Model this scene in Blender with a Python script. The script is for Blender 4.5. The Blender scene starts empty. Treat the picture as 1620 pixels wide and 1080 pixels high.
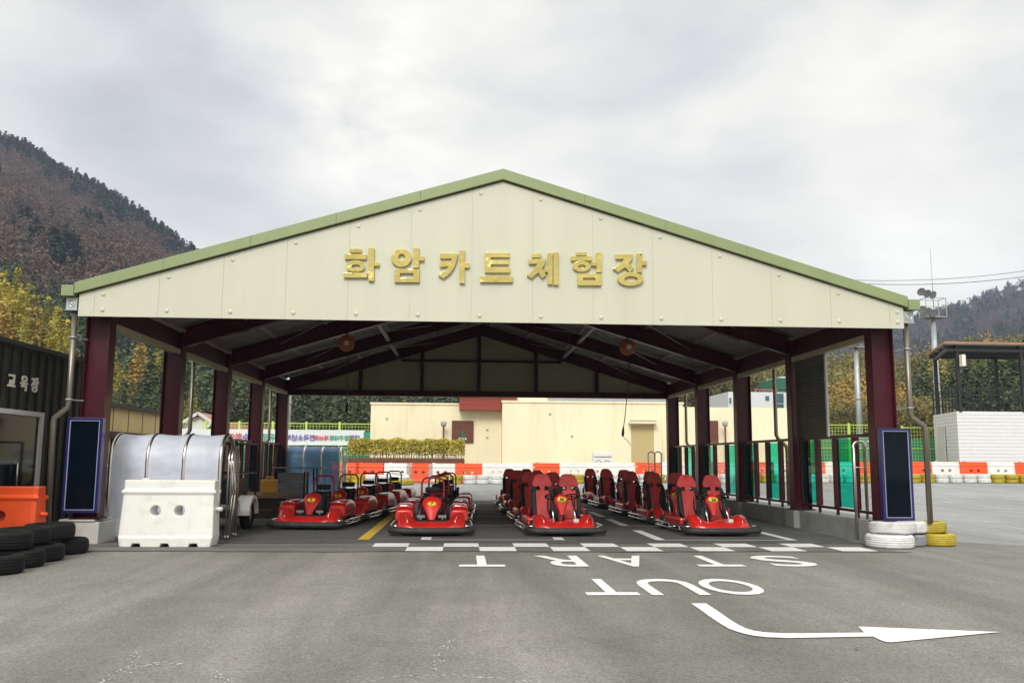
import bpy, bmesh, math, random
import numpy as np
from mathutils import Vector, Matrix
R = math.radians
random.seed(7)
rng = np.random.default_rng(11)
S = bpy.context.scene
COL = S.collection

# ------------------------------------------------------------------ camera
YAW, PITCH, ROLL, FPX, EYE = R(3.2446), R(7.6238), R(.3683), 1400.0, 1.4
cy, sy, cp, sp = math.cos(YAW), math.sin(YAW), math.cos(PITCH), math.sin(PITCH)
FWD = Vector((sy * cp, cy * cp, sp))
RGT0 = Vector((cy, -sy, 0))
UP0 = RGT0.cross(FWD)
RGT = RGT0 * math.cos(ROLL) + UP0 * math.sin(ROLL)
UPV = UP0 * math.cos(ROLL) - RGT0 * math.sin(ROLL)
cam = bpy.data.cameras.new('camera')
camo = bpy.data.objects.new('camera', cam)
COL.objects.link(camo)
cam.sensor_width = 36.0
cam.lens = 36.0 * FPX / 1620.0
cam.clip_start, cam.clip_end = .1, 6000
M = Matrix.Identity(4)
for i in range(3):
    M[i][0], M[i][1], M[i][2] = RGT[i], UPV[i], -FWD[i]
M[2][3] = EYE
camo.matrix_world = M
S.camera = camo


def V(px, py, Y):                       # pixel of the 1620 x 1080 photograph -> point at depth Y
    d = FWD + RGT * ((px - 810) / FPX) + UPV * ((540 - py) / FPX)
    t = Y / d.y
    return Vector((d.x * t, d.y * t, EYE + d.z * t))


def G(px, py, z=0.0):                   # pixel -> point on the ground
    d = FWD + RGT * ((px - 810) / FPX) + UPV * ((540 - py) / FPX)
    t = (z - EYE) / d.z
    return Vector((d.x * t, d.y * t, z))


# ------------------------------------------------------------------ world and sun (overcast)
SUN_EL, SUN_AZ = R(38), R(192)          # azimuth clockwise from +Y
W = bpy.data.worlds.new('World')
S.world = W
W.use_nodes = True
nt = W.node_tree
nt.nodes.clear()


def wn(t, **k):
    n = nt.nodes.new(t)
    for a, b in k.items():
        setattr(n, a, b)
    return n


def wl(a, b):
    nt.links.new(a, b)


out = wn('ShaderNodeOutputWorld')
bg = wn('ShaderNodeBackground')
bg.inputs['Strength'].default_value = .1
wl(bg.outputs[0], out.inputs[0])
sky = wn('ShaderNodeTexSky', sky_type='NISHITA', sun_disc=False, sun_elevation=SUN_EL, sun_rotation=SUN_AZ)
sky.air_density, sky.dust_density = 1.5, 3.0
tc = wn('ShaderNodeTexCoord')


def wmath(op, a, b=None, clamp=False):
    n = wn('ShaderNodeMath', operation=op)
    n.use_clamp = clamp
    for i, v in enumerate((a, b)):
        if v is None:
            continue
        if isinstance(v, (int, float)):
            n.inputs[i].default_value = v
        else:
            wl(v, n.inputs[i])
    return n.outputs[0]


def wnoise(scale, detail, rough, loc, stretch):
    mp = wn('ShaderNodeMapping')
    mp.inputs['Location'].default_value = loc
    mp.inputs['Scale'].default_value = stretch
    wl(tc.outputs['Generated'], mp.inputs[0])
    n = wn('ShaderNodeTexNoise')
    n.inputs['Scale'].default_value = scale
    n.inputs['Detail'].default_value = detail
    n.inputs['Roughness'].default_value = rough
    n.inputs['Distortion'].default_value = .25
    wl(mp.outputs[0], n.inputs[0])
    return n.outputs[0]


def wdirspot(px, py, r0, r1):           # thin place in the cloud deck around one direction of the sky
    d = (FWD + RGT * ((px - 810) / FPX) + UPV * ((540 - py) / FPX)).normalized()
    v = wn('ShaderNodeVectorMath', operation='DISTANCE')
    wl(tc.outputs['Generated'], v.inputs[0])
    v.inputs[1].default_value = d
    m = wn('ShaderNodeMapRange', interpolation_type='SMOOTHERSTEP')
    m.inputs[1].default_value, m.inputs[2].default_value = r0, r1
    m.inputs[3].default_value, m.inputs[4].default_value = 1, 0
    wl(v.outputs['Value'], m.inputs[0])
    return m.outputs[0]


sep = wn('ShaderNodeSeparateXYZ')
wl(tc.outputs['Generated'], sep.inputs[0])
zen = wmath('MAXIMUM', sep.outputs[2], 0)
n1 = wnoise(2.4, 4, .48, (3.3, 1.2, .4), (1, 1, 2.6))
n2 = wnoise(7.5, 5, .52, (.7, 4.1, 2.2), (1, 1, 2.2))
patchy = wmath('ADD', wmath('MULTIPLY', n1, .7), wmath('MULTIPLY', n2, .3))
base = wmath('MULTIPLY', wmath('SUBTRACT', patchy, .5), 1.1)
spots = wmath('ADD', wmath('MULTIPLY', wmath('MULTIPLY', wdirspot(580, 185, 0, .15), wmath('MULTIPLY', wmath('SUBTRACT', n2, .28), 2.6)), .34),
              wmath('MULTIPLY', wdirspot(720, 290, 0, .24), .12))
spots = wmath('ADD', spots, wmath('MULTIPLY', wdirspot(1430, 370, 0, .26), .17))
spots = wmath('SUBTRACT', spots, wmath('MULTIPLY', wdirspot(190, 130, 0, .26), .15))
spots = wmath('SUBTRACT', spots, wmath('MULTIPLY', wdirspot(1580, 130, 0, .22), .12))
spots = wmath('ADD', spots, wmath('MULTIPLY', wdirspot(100, 20, 0, .14), .06))
lum = wmath('ADD', wmath('MULTIPLY', wmath('ADD', base, spots), .76), .66)
lum = wmath('MINIMUM', wmath('MAXIMUM', lum, .45), 1.1)
# CIE overcast: brighter towards the zenith, which the lens does not see
zz = wmath('MULTIPLY', wmath('POWER', wmath('MAXIMUM', wmath('SUBTRACT', zen, .48), 0), 1.0), 2.4)
lum = wmath('MULTIPLY', lum, wmath('ADD', zz, 1.0))
ramp = wn('ShaderNodeMix', data_type='RGBA')
tfac = wn('ShaderNodeMapRange')
tfac.inputs[1].default_value, tfac.inputs[2].default_value = .5, .72
wl(lum, tfac.inputs[0])
wl(tfac.outputs[0], ramp.inputs[0])
ramp.inputs[6].default_value = (.99, 1.0, 1.02, 1)
ramp.inputs[7].default_value = (1.025, 1.0, .93, 1)
mulc = wn('ShaderNodeVectorMath', operation='SCALE')
wl(ramp.outputs[2], mulc.inputs[0])
wl(wmath('MULTIPLY', lum, 10.0), mulc.inputs['Scale'])
mixs = wn('ShaderNodeMix', data_type='RGBA')
mixs.inputs[0].default_value = .96
wl(sky.outputs[0], mixs.inputs[6])
wl(mulc.outputs[0], mixs.inputs[7])
wl(mixs.outputs[2], bg.inputs[0])

sl = bpy.data.lights.new('sun', 'SUN')
sl.energy, sl.angle, sl.color = 1.5, R(22), (1, .98, .95)
so = bpy.data.objects.new('sun', sl)
COL.objects.link(so)
sd = Vector((math.sin(SUN_AZ) * math.cos(SUN_EL), math.cos(SUN_AZ) * math.cos(SUN_EL), math.sin(SUN_EL)))
so.rotation_euler = sd.to_track_quat('Z', 'Y').to_euler()

S.view_settings.view_transform = 'Standard'
S.view_settings.look = 'None'
S.view_settings.exposure = 0.5
S.view_settings.gamma = 1
S.render.engine = 'CYCLES'
S.cycles.max_bounces = 8
S.cycles.transparent_max_bounces = 12
S.cycles.use_denoising = True


# ------------------------------------------------------------------ materials
def mat(name, col, rough=.55, metal=0.0, var=.12, scale=3.0, bump=0.0, bscale=60.0, coat=0.0, spec=.5, dirt=None, dirt_amt=.0, dscale=1.5, stretch=None, rand=0.0, bdist=.01):
    m = bpy.data.materials.new(name)
    m.use_nodes = True
    t = m.node_tree
    b = t.nodes['Principled BSDF']
    b.inputs['Roughness'].default_value = rough
    b.inputs['Metallic'].default_value = metal
    b.inputs['Coat Weight'].default_value = coat
    b.inputs['Specular IOR Level'].default_value = spec
    c = t.nodes.new('ShaderNodeTexCoord')
    src = c.outputs['Object']
    if stretch:
        mp = t.nodes.new('ShaderNodeMapping')
        mp.inputs['Scale'].default_value = stretch
        t.links.new(src, mp.inputs[0])
        src = mp.outputs[0]
    n = t.nodes.new('ShaderNodeTexNoise')
    n.inputs['Scale'].default_value = scale
    n.inputs['Detail'].default_value = 5
    t.links.new(src, n.inputs[0])
    mr = t.nodes.new('ShaderNodeMapRange')
    mr.inputs[1].default_value, mr.inputs[2].default_value = .3, .7
    mr.inputs[3].default_value, mr.inputs[4].default_value = 1 - var, 1 + var
    t.links.new(n.outputs[0], mr.inputs[0])
    sc = t.nodes.new('ShaderNodeVectorMath')
    sc.operation = 'SCALE'
    sc.inputs[0].default_value = col[:3]
    t.links.new(mr.outputs[0], sc.inputs['Scale'])
    cur = sc.outputs[0]
    if rand:
        oi = t.nodes.new('ShaderNodeObjectInfo')
        rr = t.nodes.new('ShaderNodeMapRange')
        rr.inputs[3].default_value, rr.inputs[4].default_value = 1 - rand, 1 + rand
        t.links.new(oi.outputs['Random'], rr.inputs[0])
        s2 = t.nodes.new('ShaderNodeVectorMath')
        s2.operation = 'SCALE'
        t.links.new(cur, s2.inputs[0])
        t.links.new(rr.outputs[0], s2.inputs['Scale'])
        cur = s2.outputs[0]
    if dirt:
        n2 = t.nodes.new('ShaderNodeTexNoise')
        n2.inputs['Scale'].default_value = dscale
        n2.inputs['Detail'].default_value = 8
        n2.inputs['Roughness'].default_value = .7
        t.links.new(src, n2.inputs[0])
        m2 = t.nodes.new('ShaderNodeMapRange')
        m2.inputs[1].default_value, m2.inputs[2].default_value = .52, .75
        m2.inputs[4].default_value = dirt_amt
        t.links.new(n2.outputs[0], m2.inputs[0])
        mx = t.nodes.new('ShaderNodeMix')
        mx.data_type = 'RGBA'
        t.links.new(m2.outputs[0], mx.inputs[0])
        t.links.new(cur, mx.inputs[6])
        mx.inputs[7].default_value = (*dirt, 1)
        cur = mx.outputs[2]
    t.links.new(cur, b.inputs['Base Color'])
    if bump:
        nb = t.nodes.new('ShaderNodeTexNoise')
        nb.inputs['Scale'].default_value = bscale
        nb.inputs['Detail'].default_value = 4
        t.links.new(src, nb.inputs[0])
        bp = t.nodes.new('ShaderNodeBump')
        bp.inputs['Strength'].default_value = bump
        bp.inputs['Distance'].default_value = bdist
        t.links.new(nb.outputs[0], bp.inputs['Height'])
        t.links.new(bp.outputs[0], b.inputs['Normal'])
    return m


def glass_mat(name, tint, gloss=.1):
    m = bpy.data.materials.new(name)
    m.use_nodes = True
    t = m.node_tree
    t.nodes.clear()
    o = t.nodes.new('ShaderNodeOutputMaterial')
    tr = t.nodes.new('ShaderNodeBsdfTransparent')
    tr.inputs[0].default_value = (*tint, 1)
    gl = t.nodes.new('ShaderNodeBsdfGlossy')
    gl.inputs['Roughness'].default_value = .04
    lw = t.nodes.new('ShaderNodeLayerWeight')
    lw.inputs[0].default_value = .5
    pw = t.nodes.new('ShaderNodeMath')
    pw.operation = 'POWER'
    t.links.new(lw.outputs['Facing'], pw.inputs[0])
    pw.inputs[1].default_value = 5
    ma = t.nodes.new('ShaderNodeMath')
    ma.operation = 'MULTIPLY_ADD'
    t.links.new(pw.outputs[0], ma.inputs[0])
    ma.inputs[1].default_value, ma.inputs[2].default_value = .45, .03
    mx = t.nodes.new('ShaderNodeMixShader')
    t.links.new(ma.outputs[0], mx.inputs[0])
    t.links.new(tr.outputs[0], mx.inputs[1])
    t.links.new(gl.outputs[0], mx.inputs[2])
    t.links.new(mx.outputs[0], o.inputs[0])
    return m


def film_mat(name, tint, milk, amt):
    """Thin plastic film: part see-through, part milky."""
    m = bpy.data.materials.new(name)
    m.use_nodes = True
    t = m.node_tree
    t.nodes.clear()
    o = t.nodes.new('ShaderNodeOutputMaterial')
    tr = t.nodes.new('ShaderNodeBsdfTransparent')
    tr.inputs[0].default_value = (*tint, 1)
    p = t.nodes.new('ShaderNodeBsdfPrincipled')
    p.inputs['Roughness'].default_value = .42
    c = t.nodes.new('ShaderNodeTexCoord')
    n = t.nodes.new('ShaderNodeTexNoise')
    n.inputs['Scale'].default_value = 2.2
    n.inputs['Detail'].default_value = 6
    mp = t.nodes.new('ShaderNodeMapping')
    mp.inputs['Scale'].default_value = (1, 1, 1.8)
    t.links.new(c.outputs['Object'], mp.inputs[0])
    t.links.new(mp.outputs[0], n.inputs[0])
    r = t.nodes.new('ShaderNodeMapRange')
    r.inputs[1].default_value, r.inputs[2].default_value = .35, .65
    r.inputs[3].default_value, r.inputs[4].default_value = amt - .1, amt + .08
    t.links.new(n.outputs[0], r.inputs[0])
    mxc = t.nodes.new('ShaderNodeMix')
    mxc.data_type = 'RGBA'
    mxc.inputs[6].default_value = (*[v * .8 for v in milk], 1)
    mxc.inputs[7].default_value = (*milk, 1)
    t.links.new(n.outputs[0], mxc.inputs[0])
    t.links.new(mxc.outputs[2], p.inputs['Base Color'])
    bp = t.nodes.new('ShaderNodeBump')
    bp.inputs['Strength'].default_value = .35
    bp.inputs['Distance'].default_value = .03
    t.links.new(n.outputs[0], bp.inputs['Height'])
    t.links.new(bp.outputs[0], p.inputs['Normal'])
    tl = t.nodes.new('ShaderNodeBsdfTranslucent')
    t.links.new(mxc.outputs[2], tl.inputs[0])
    m0 = t.nodes.new('ShaderNodeMixShader')
    m0.inputs[0].default_value = .15
    t.links.new(p.outputs[0], m0.inputs[1])
    t.links.new(tl.outputs[0], m0.inputs[2])
    mx = t.nodes.new('ShaderNodeMixShader')
    t.links.new(r.outputs[0], mx.inputs[0])
    t.links.new(tr.outputs[0], mx.inputs[1])
    t.links.new(m0.outputs[0], mx.inputs[2])
    t.links.new(mx.outputs[0], o.inputs[0])
    return m


def asphalt_mat(name, col, warm, streak_rot=0.0, streak=.5, dusty=(.33, .32, .29)):
    m = bpy.data.materials.new(name)
    m.use_nodes = True
    t = m.node_tree
    b = t.nodes['Principled BSDF']
    b.inputs['Roughness'].default_value = .88
    b.inputs['Specular IOR Level'].default_value = .3
    c = t.nodes.new('ShaderNodeTexCoord')

    def noise(scale, detail=6, rough=.6, sc=(1, 1, 1), rot=0, loc=(0, 0, 0), dist=0.0):
        mp = t.nodes.new('ShaderNodeMapping')
        mp.inputs['Scale'].default_value = sc
        mp.inputs['Rotation'].default_value = (0, 0, rot)
        mp.inputs['Location'].default_value = loc
        t.links.new(c.outputs['Object'], mp.inputs[0])
        n = t.nodes.new('ShaderNodeTexNoise')
        n.inputs['Scale'].default_value = scale
        n.inputs['Detail'].default_value = detail
        n.inputs['Roughness'].default_value = rough
        n.inputs['Distortion'].default_value = dist
        t.links.new(mp.outputs[0], n.inputs[0])
        return n.outputs[0]

    def rng_(v, a, bb, lo, hi):
        r = t.nodes.new('ShaderNodeMapRange')
        r.inputs[1].default_value, r.inputs[2].default_value = a, bb
        r.inputs[3].default_value, r.inputs[4].default_value = lo, hi
        t.links.new(v, r.inputs[0])
        return r.outputs[0]

    def mx(f, a, bcol):
        x = t.nodes.new('ShaderNodeMix')
        x.data_type = 'RGBA'
        t.links.new(f, x.inputs[0])
        for i, v in ((6, a), (7, bcol)):
            if isinstance(v, tuple):
                x.inputs[i].default_value = (*v, 1)
            else:
                t.links.new(v, x.inputs[i])
        return x.outputs[2]

    def scale(a, f):
        x = t.nodes.new('ShaderNodeVectorMath')
        x.operation = 'SCALE'
        t.links.new(a, x.inputs[0])
        t.links.new(f, x.inputs['Scale'])
        return x.outputs[0]

    big = noise(.16, 5, .6, dist=.6)
    cur = mx(rng_(big, .35, .65, 0, 1), col, warm)
    st = noise(1.0, 4, .6, sc=(.55, .05, 1), rot=streak_rot, loc=(3, 8, 0), dist=.5)          # tyre-worn lanes
    cur = scale(cur, rng_(st, .35, .65, 1 - .24 * streak * 2, 1 + .2 * streak * 2))
    st2 = noise(1.0, 5, .65, sc=(.9, .12, 1), rot=streak_rot + .9, loc=(7, 2, 0), dist=.8)
    cur = scale(cur, rng_(st2, .35, .65, 1 - .12 * streak * 2, 1 + .1 * streak * 2))
    pat = noise(.9, 8, .7)
    cur = scale(cur, rng_(pat, .3, .7, .86, 1.12))
    sten = noise(.55, 7, .72, loc=(11, 5, 0), dist=1.0)                                       # darker stains
    cur = scale(cur, rng_(sten, .58, .74, 1.0, .80))
    ag = noise(85, 3, .8)                                                                      # aggregate
    cur = scale(cur, rng_(ag, .32, .68, .5, 1.5))
    ag2 = noise(26, 4, .8)
    cur = scale(cur, rng_(ag2, .3, .7, .72, 1.26))
    sp_ = noise(150, 1, .5)
    cur = mx(rng_(sp_, .74, .8, 0, .55), cur, dusty)
    t.links.new(cur, b.inputs['Base Color'])
    bp = t.nodes.new('ShaderNodeBump')
    bp.inputs['Strength'].default_value = .5
    bp.inputs['Distance'].default_value = .006
    t.links.new(ag, bp.inputs['Height'])
    t.links.new(bp.outputs[0], b.inputs['Normal'])
    return m


def leaf_mat(name, a, b_, scale=.5, hi=None):
    m = bpy.data.materials.new(name)
    m.use_nodes = True
    t = m.node_tree
    p = t.nodes['Principled BSDF']
    p.inputs['Roughness'].default_value = .75
    p.inputs['Specular IOR Level'].default_value = .15
    g = t.nodes.new('ShaderNodeTexCoord')
    n = t.nodes.new('ShaderNodeTexNoise')
    n.inputs['Scale'].default_value = scale
    n.inputs['Detail'].default_value = 6
    n.inputs['Roughness'].default_value = .7
    t.links.new(g.outputs['Object'], n.inputs[0])
    oi = t.nodes.new('ShaderNodeObjectInfo')
    ad = t.nodes.new('ShaderNodeMath')
    ad.operation = 'MULTIPLY_ADD'
    t.links.new(oi.outputs['Random'], ad.inputs[0])
    ad.inputs[1].default_value = .3
    t.links.new(n.outputs[0], ad.inputs[2])
    r = t.nodes.new('ShaderNodeValToRGB')
    r.color_ramp.elements[0].position, r.color_ramp.elements[1].position = .42, .85
    r.color_ramp.elements[0].color = (*a, 1)
    r.color_ramp.elements[1].color = (*b_, 1)
    if hi:
        e = r.color_ramp.elements.new(.64)
        e.color = (*hi, 1)
    t.links.new(ad.outputs[0], r.inputs[0])
    t.links.new(r.outputs[0], p.inputs['Base Color'])
    return m


MT = dict(
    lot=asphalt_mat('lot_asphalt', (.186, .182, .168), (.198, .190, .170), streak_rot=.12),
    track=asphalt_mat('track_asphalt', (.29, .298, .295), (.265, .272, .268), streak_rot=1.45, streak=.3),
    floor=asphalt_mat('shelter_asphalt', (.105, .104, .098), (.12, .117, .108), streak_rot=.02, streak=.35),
    patch=asphalt_mat('joint_asphalt', (.15, .147, .137), (.165, .158, .143), streak=.3),
    tar=asphalt_mat('tar_seam', (.045, .045, .043), (.07, .068, .064), streak=.4),
    soil=mat('soil_grass', (.12, .105, .06), .95, var=.35, scale=.3, dirt=(.09, .12, .04), dirt_amt=.8, dscale=.12),
    white_mark=mat('road_paint_white', (.74, .74, .70), .7, var=.06, scale=2, dirt=(.30, .30, .28), dirt_amt=.75, dscale=12, bump=.3, bscale=90),
    yellow_mark=mat('road_paint_yellow', (.72, .50, .05), .7, var=.1, scale=2, dirt=(.25, .2, .08), dirt_amt=.5, dscale=8),
    faint_mark=mat('road_paint_worn', (.62, .62, .60), .8, var=.1, scale=2, dirt=(.3, .31, .31), dirt_amt=.8, dscale=6),
    cream=mat('cream_panel', (.575, .58, .455), .42, var=.025, scale=1.2, dirt=(.42, .41, .31), dirt_amt=.15, dscale=1.6, stretch=(2.2, 1, .22), bump=.08, bscale=2.5),
    green=mat('green_trim', (.255, .31, .145), .38, var=.06, scale=1.5, dirt=(.24, .28, .12), dirt_amt=.35, dscale=2.5),
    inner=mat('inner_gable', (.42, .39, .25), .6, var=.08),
    maroon=mat('maroon_steel', (.06, .006, .013), .42, var=.18, scale=2.0, coat=.08, spec=.3, dirt=(.07, .018, .02), dirt_amt=.3, dscale=2),
    deck=mat('roof_deck', (.30, .285, .25), .5, var=.12, scale=2, dirt=(.16, .14, .1), dirt_amt=.6),
    purlin=mat('purlin_primer', (.42, .39, .36), .5, var=.1),
    concrete=mat('concrete', (.36, .37, .34), .9, var=.14, scale=3, bump=.25, bscale=40, dirt=(.2, .2, .17), dirt_amt=.5, dscale=2.2),
    concrete_l=mat('painted_concrete', (.58, .58, .54), .85, var=.1, scale=3, bump=.25, bscale=40, dirt=(.3, .28, .22), dirt_amt=.55, dscale=3),
    steel=mat('stainless', (.66, .63, .58), .3, 1.0, var=.06, scale=6),
    chrome=mat('chrome', (.75, .75, .75), .15, 1.0, var=.05),
    gutterpipe=mat('grey_pipe', (.20, .18, .145), .35, .6, var=.1, scale=3),
    galv=mat('galvanised', (.42, .45, .46), .45, .5, var=.12, scale=3),
    gold=mat('gold', (.68, .56, .19), .12, 1.0, var=.1, scale=2, bump=1.0, bscale=1.5, bdist=.095),
    kred=mat('kart_red', (.56, .016, .012), .28, var=.12, coat=.45, dirt=(.22, .05, .04), dirt_amt=.5, dscale=9, scale=4, rand=.2),
    kred2=mat('kart_red_frame', (.36, .02, .03), .4, var=.2, rand=.2, dirt=(.08, .03, .03), dirt_amt=.6, dscale=14),
    seatred=mat('seat_red', (.50, .035, .032), .55, rand=.22, dirt=(.26, .03, .03), dirt_amt=.5, dscale=7, var=.2, scale=8, bump=.2, bscale=120),
    black=mat('black_plastic', (.011, .011, .012), .5, spec=.25, var=.2, scale=6),
    rubber=mat('rubber', (.025, .025, .025), .62, var=.25, scale=9, bump=.15, bscale=60, dirt=(.10, .095, .09), dirt_amt=.6, dscale=8),
    tyre=mat('tyre_rubber', (.007, .007, .007), .75, var=.3, scale=5, bump=.2, bscale=30, dirt=(.025, .023, .02), dirt_amt=.5, dscale=5, spec=.25),
    tyre_w=mat('white_tyre', (.66, .66, .64), .65, var=.07, scale=4, bump=.2, bscale=30, dirt=(.26, .25, .23), dirt_amt=.7, dscale=6, rand=.07),
    tyre_g=mat('worn_grey_tyre', (.26, .26, .27), .7, var=.3, scale=12, bump=.2, bscale=30, dirt=(.08, .08, .08), dirt_amt=.9, dscale=12),
    tyre_y=mat('yellow_tyre', (.42, .32, .018), .55, var=.12, scale=4, bump=.2, bscale=30, dirt=(.14, .11, .03), dirt_amt=.75, dscale=6, rand=.07),
    plate=mat('yellow_plate', (.85, .62, .02), .4, var=.04),
    ink=mat('ink', (.015, .015, .015), .5, var=.1),
    grey=mat('grey_part', (.2, .21, .21), .5, var=.15),
    bwhite=mat('barrier_white', (.78, .78, .73), .42, var=.03, scale=3, dirt=(.42, .40, .34), dirt_amt=.45, dscale=5, bump=.06, bscale=14, rand=.07),
    borange=mat('barrier_orange', (.78, .085, .014), .42, var=.08, scale=3, dirt=(.55, .1, .04), dirt_amt=.35, dscale=4, bump=.06, bscale=14, rand=.07),
    film=film_mat('clear_film', (.9, .92, 1.0), (.84, .88, 1.0), .9),
    film_b=film_mat('blue_film', (.5, .66, .9), (.15, .28, .56), .9),
    teal=glass_mat('teal_glass', (.16, .80, .68)),
    clear=glass_mat('clear_glass', (.96, .97, .94)),
    bluepanel=mat('blue_frame', (.012, .014, .10), .3, var=.1, coat=.3),
    darkglass=mat('dark_glass', (.002, .006, .011), .05, var=.2, spec=.16),
    whiteline=mat('white_trim', (.40, .42, .62), .4, var=.05),
    blackwall=mat('charcoal_siding', (.017, .018, .016), .45, var=.15, scale=2),
    whiteframe=mat('white_frame', (.62, .62, .62), .45, var=.05),
    letters=mat('ivory_letters', (.75, .74, .62), .5, var=.03),
    wall_y=mat('yellow_render', (.84, .76, .53), .85, var=.04, scale=.6, dirt=(.56, .48, .31), dirt_amt=.5, dscale=1.1, stretch=(1.6, 1, .28), bump=.2, bscale=20),
    wall_o=mat('ochre_board', (.68, .53, .24), .7, var=.08, scale=1),
    brick=mat('brick_red_clad', (.27, .05, .03), .7, var=.12, scale=3, stretch=(.2, 1, 6)),
    brown=mat('brown_wood', (.13, .045, .024), .7, var=.2, scale=4),
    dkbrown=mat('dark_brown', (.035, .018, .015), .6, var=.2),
    wood=mat('plain_wood', (.22, .16, .10), .7, var=.25, scale=4, stretch=(1, 6, 6)),
    siding=mat('white_siding', (.72, .72, .71), .5, var=.03, dirt=(.55, .55, .52), dirt_amt=.25),
    roofpink=mat('pink_roof', (.36, .17, .13), .7, var=.15, scale=3),
    ceil_g=mat('terrace_ceiling', (.35, .38, .37), .6, var=.05),
    roofcu=mat('copper_fascia', (.36, .19, .10), .6, var=.1),
    lime=mat('lime_paint', (.50, .68, .12), .5, var=.05),
    net=mat('green_screen', (.02, .24, .15), .6, var=.15, scale=1.2),
    white_cloth=mat('banner_cloth', (.72, .76, .78), .7, var=.04),
    purple=mat('print_purple', (.16, .12, .42), .6), red_p=mat('print_red', (.65, .12, .15), .6), green_p=mat('print_green', (.05, .36, .22), .6),
    greenbox=mat('green_cladding', (.02, .13, .07), .5, var=.1),
    bluewin=mat('window_glass', (.05, .13, .16), .1, var=.3, coat=.5),
    white_b=mat('white_building', (.7, .72, .74), .7, var=.04),
    jerry=mat('amber_jerrycan', (.60, .30, .035), .35, var=.12, scale=6),
    orange_c=mat('orange_reel', (.38, .10, .015), .4, var=.1),
    bark=mat('bark', (.10, .075, .055), .9, var=.3, scale=6, bump=.4, bscale=20),
    hillsoil=mat('leaf_litter', (.085, .06, .05), .95, var=.35, scale=.05, dirt=(.05, .05, .03), dirt_amt=.7, dscale=.02),
    l_larch=leaf_mat('larch_gold', (.15, .18, .045), (.52, .40, .06), .35, hi=(.36, .32, .055)),
    l_rust=leaf_mat('rust_leaves', (.20, .18, .06), (.46, .30, .08), .35, hi=(.31, .24, .07)),
    l_pine=leaf_mat('pine_needles', (.045, .07, .04), (.125, .155, .075), .3),
    l_olive=leaf_mat('olive_leaves', (.11, .115, .04), (.30, .25, .09), .4, hi=(.2, .18, .065)),
    l_bare=leaf_mat('bare_brush', (.10, .074, .062), (.195, .135, .098), .03, hi=(.14, .10, .08)),
    l_farpine=leaf_mat('far_pine', (.018, .032, .024), (.042, .062, .04), .03),
    l_hedge=leaf_mat('hedge_leaves', (.36, .32, .06), (.80, .66, .20), 1.6, hi=(.60, .51, .11)),
    twig=mat('twig', (.3, .22, .12), .9, var=.3),
)


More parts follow.
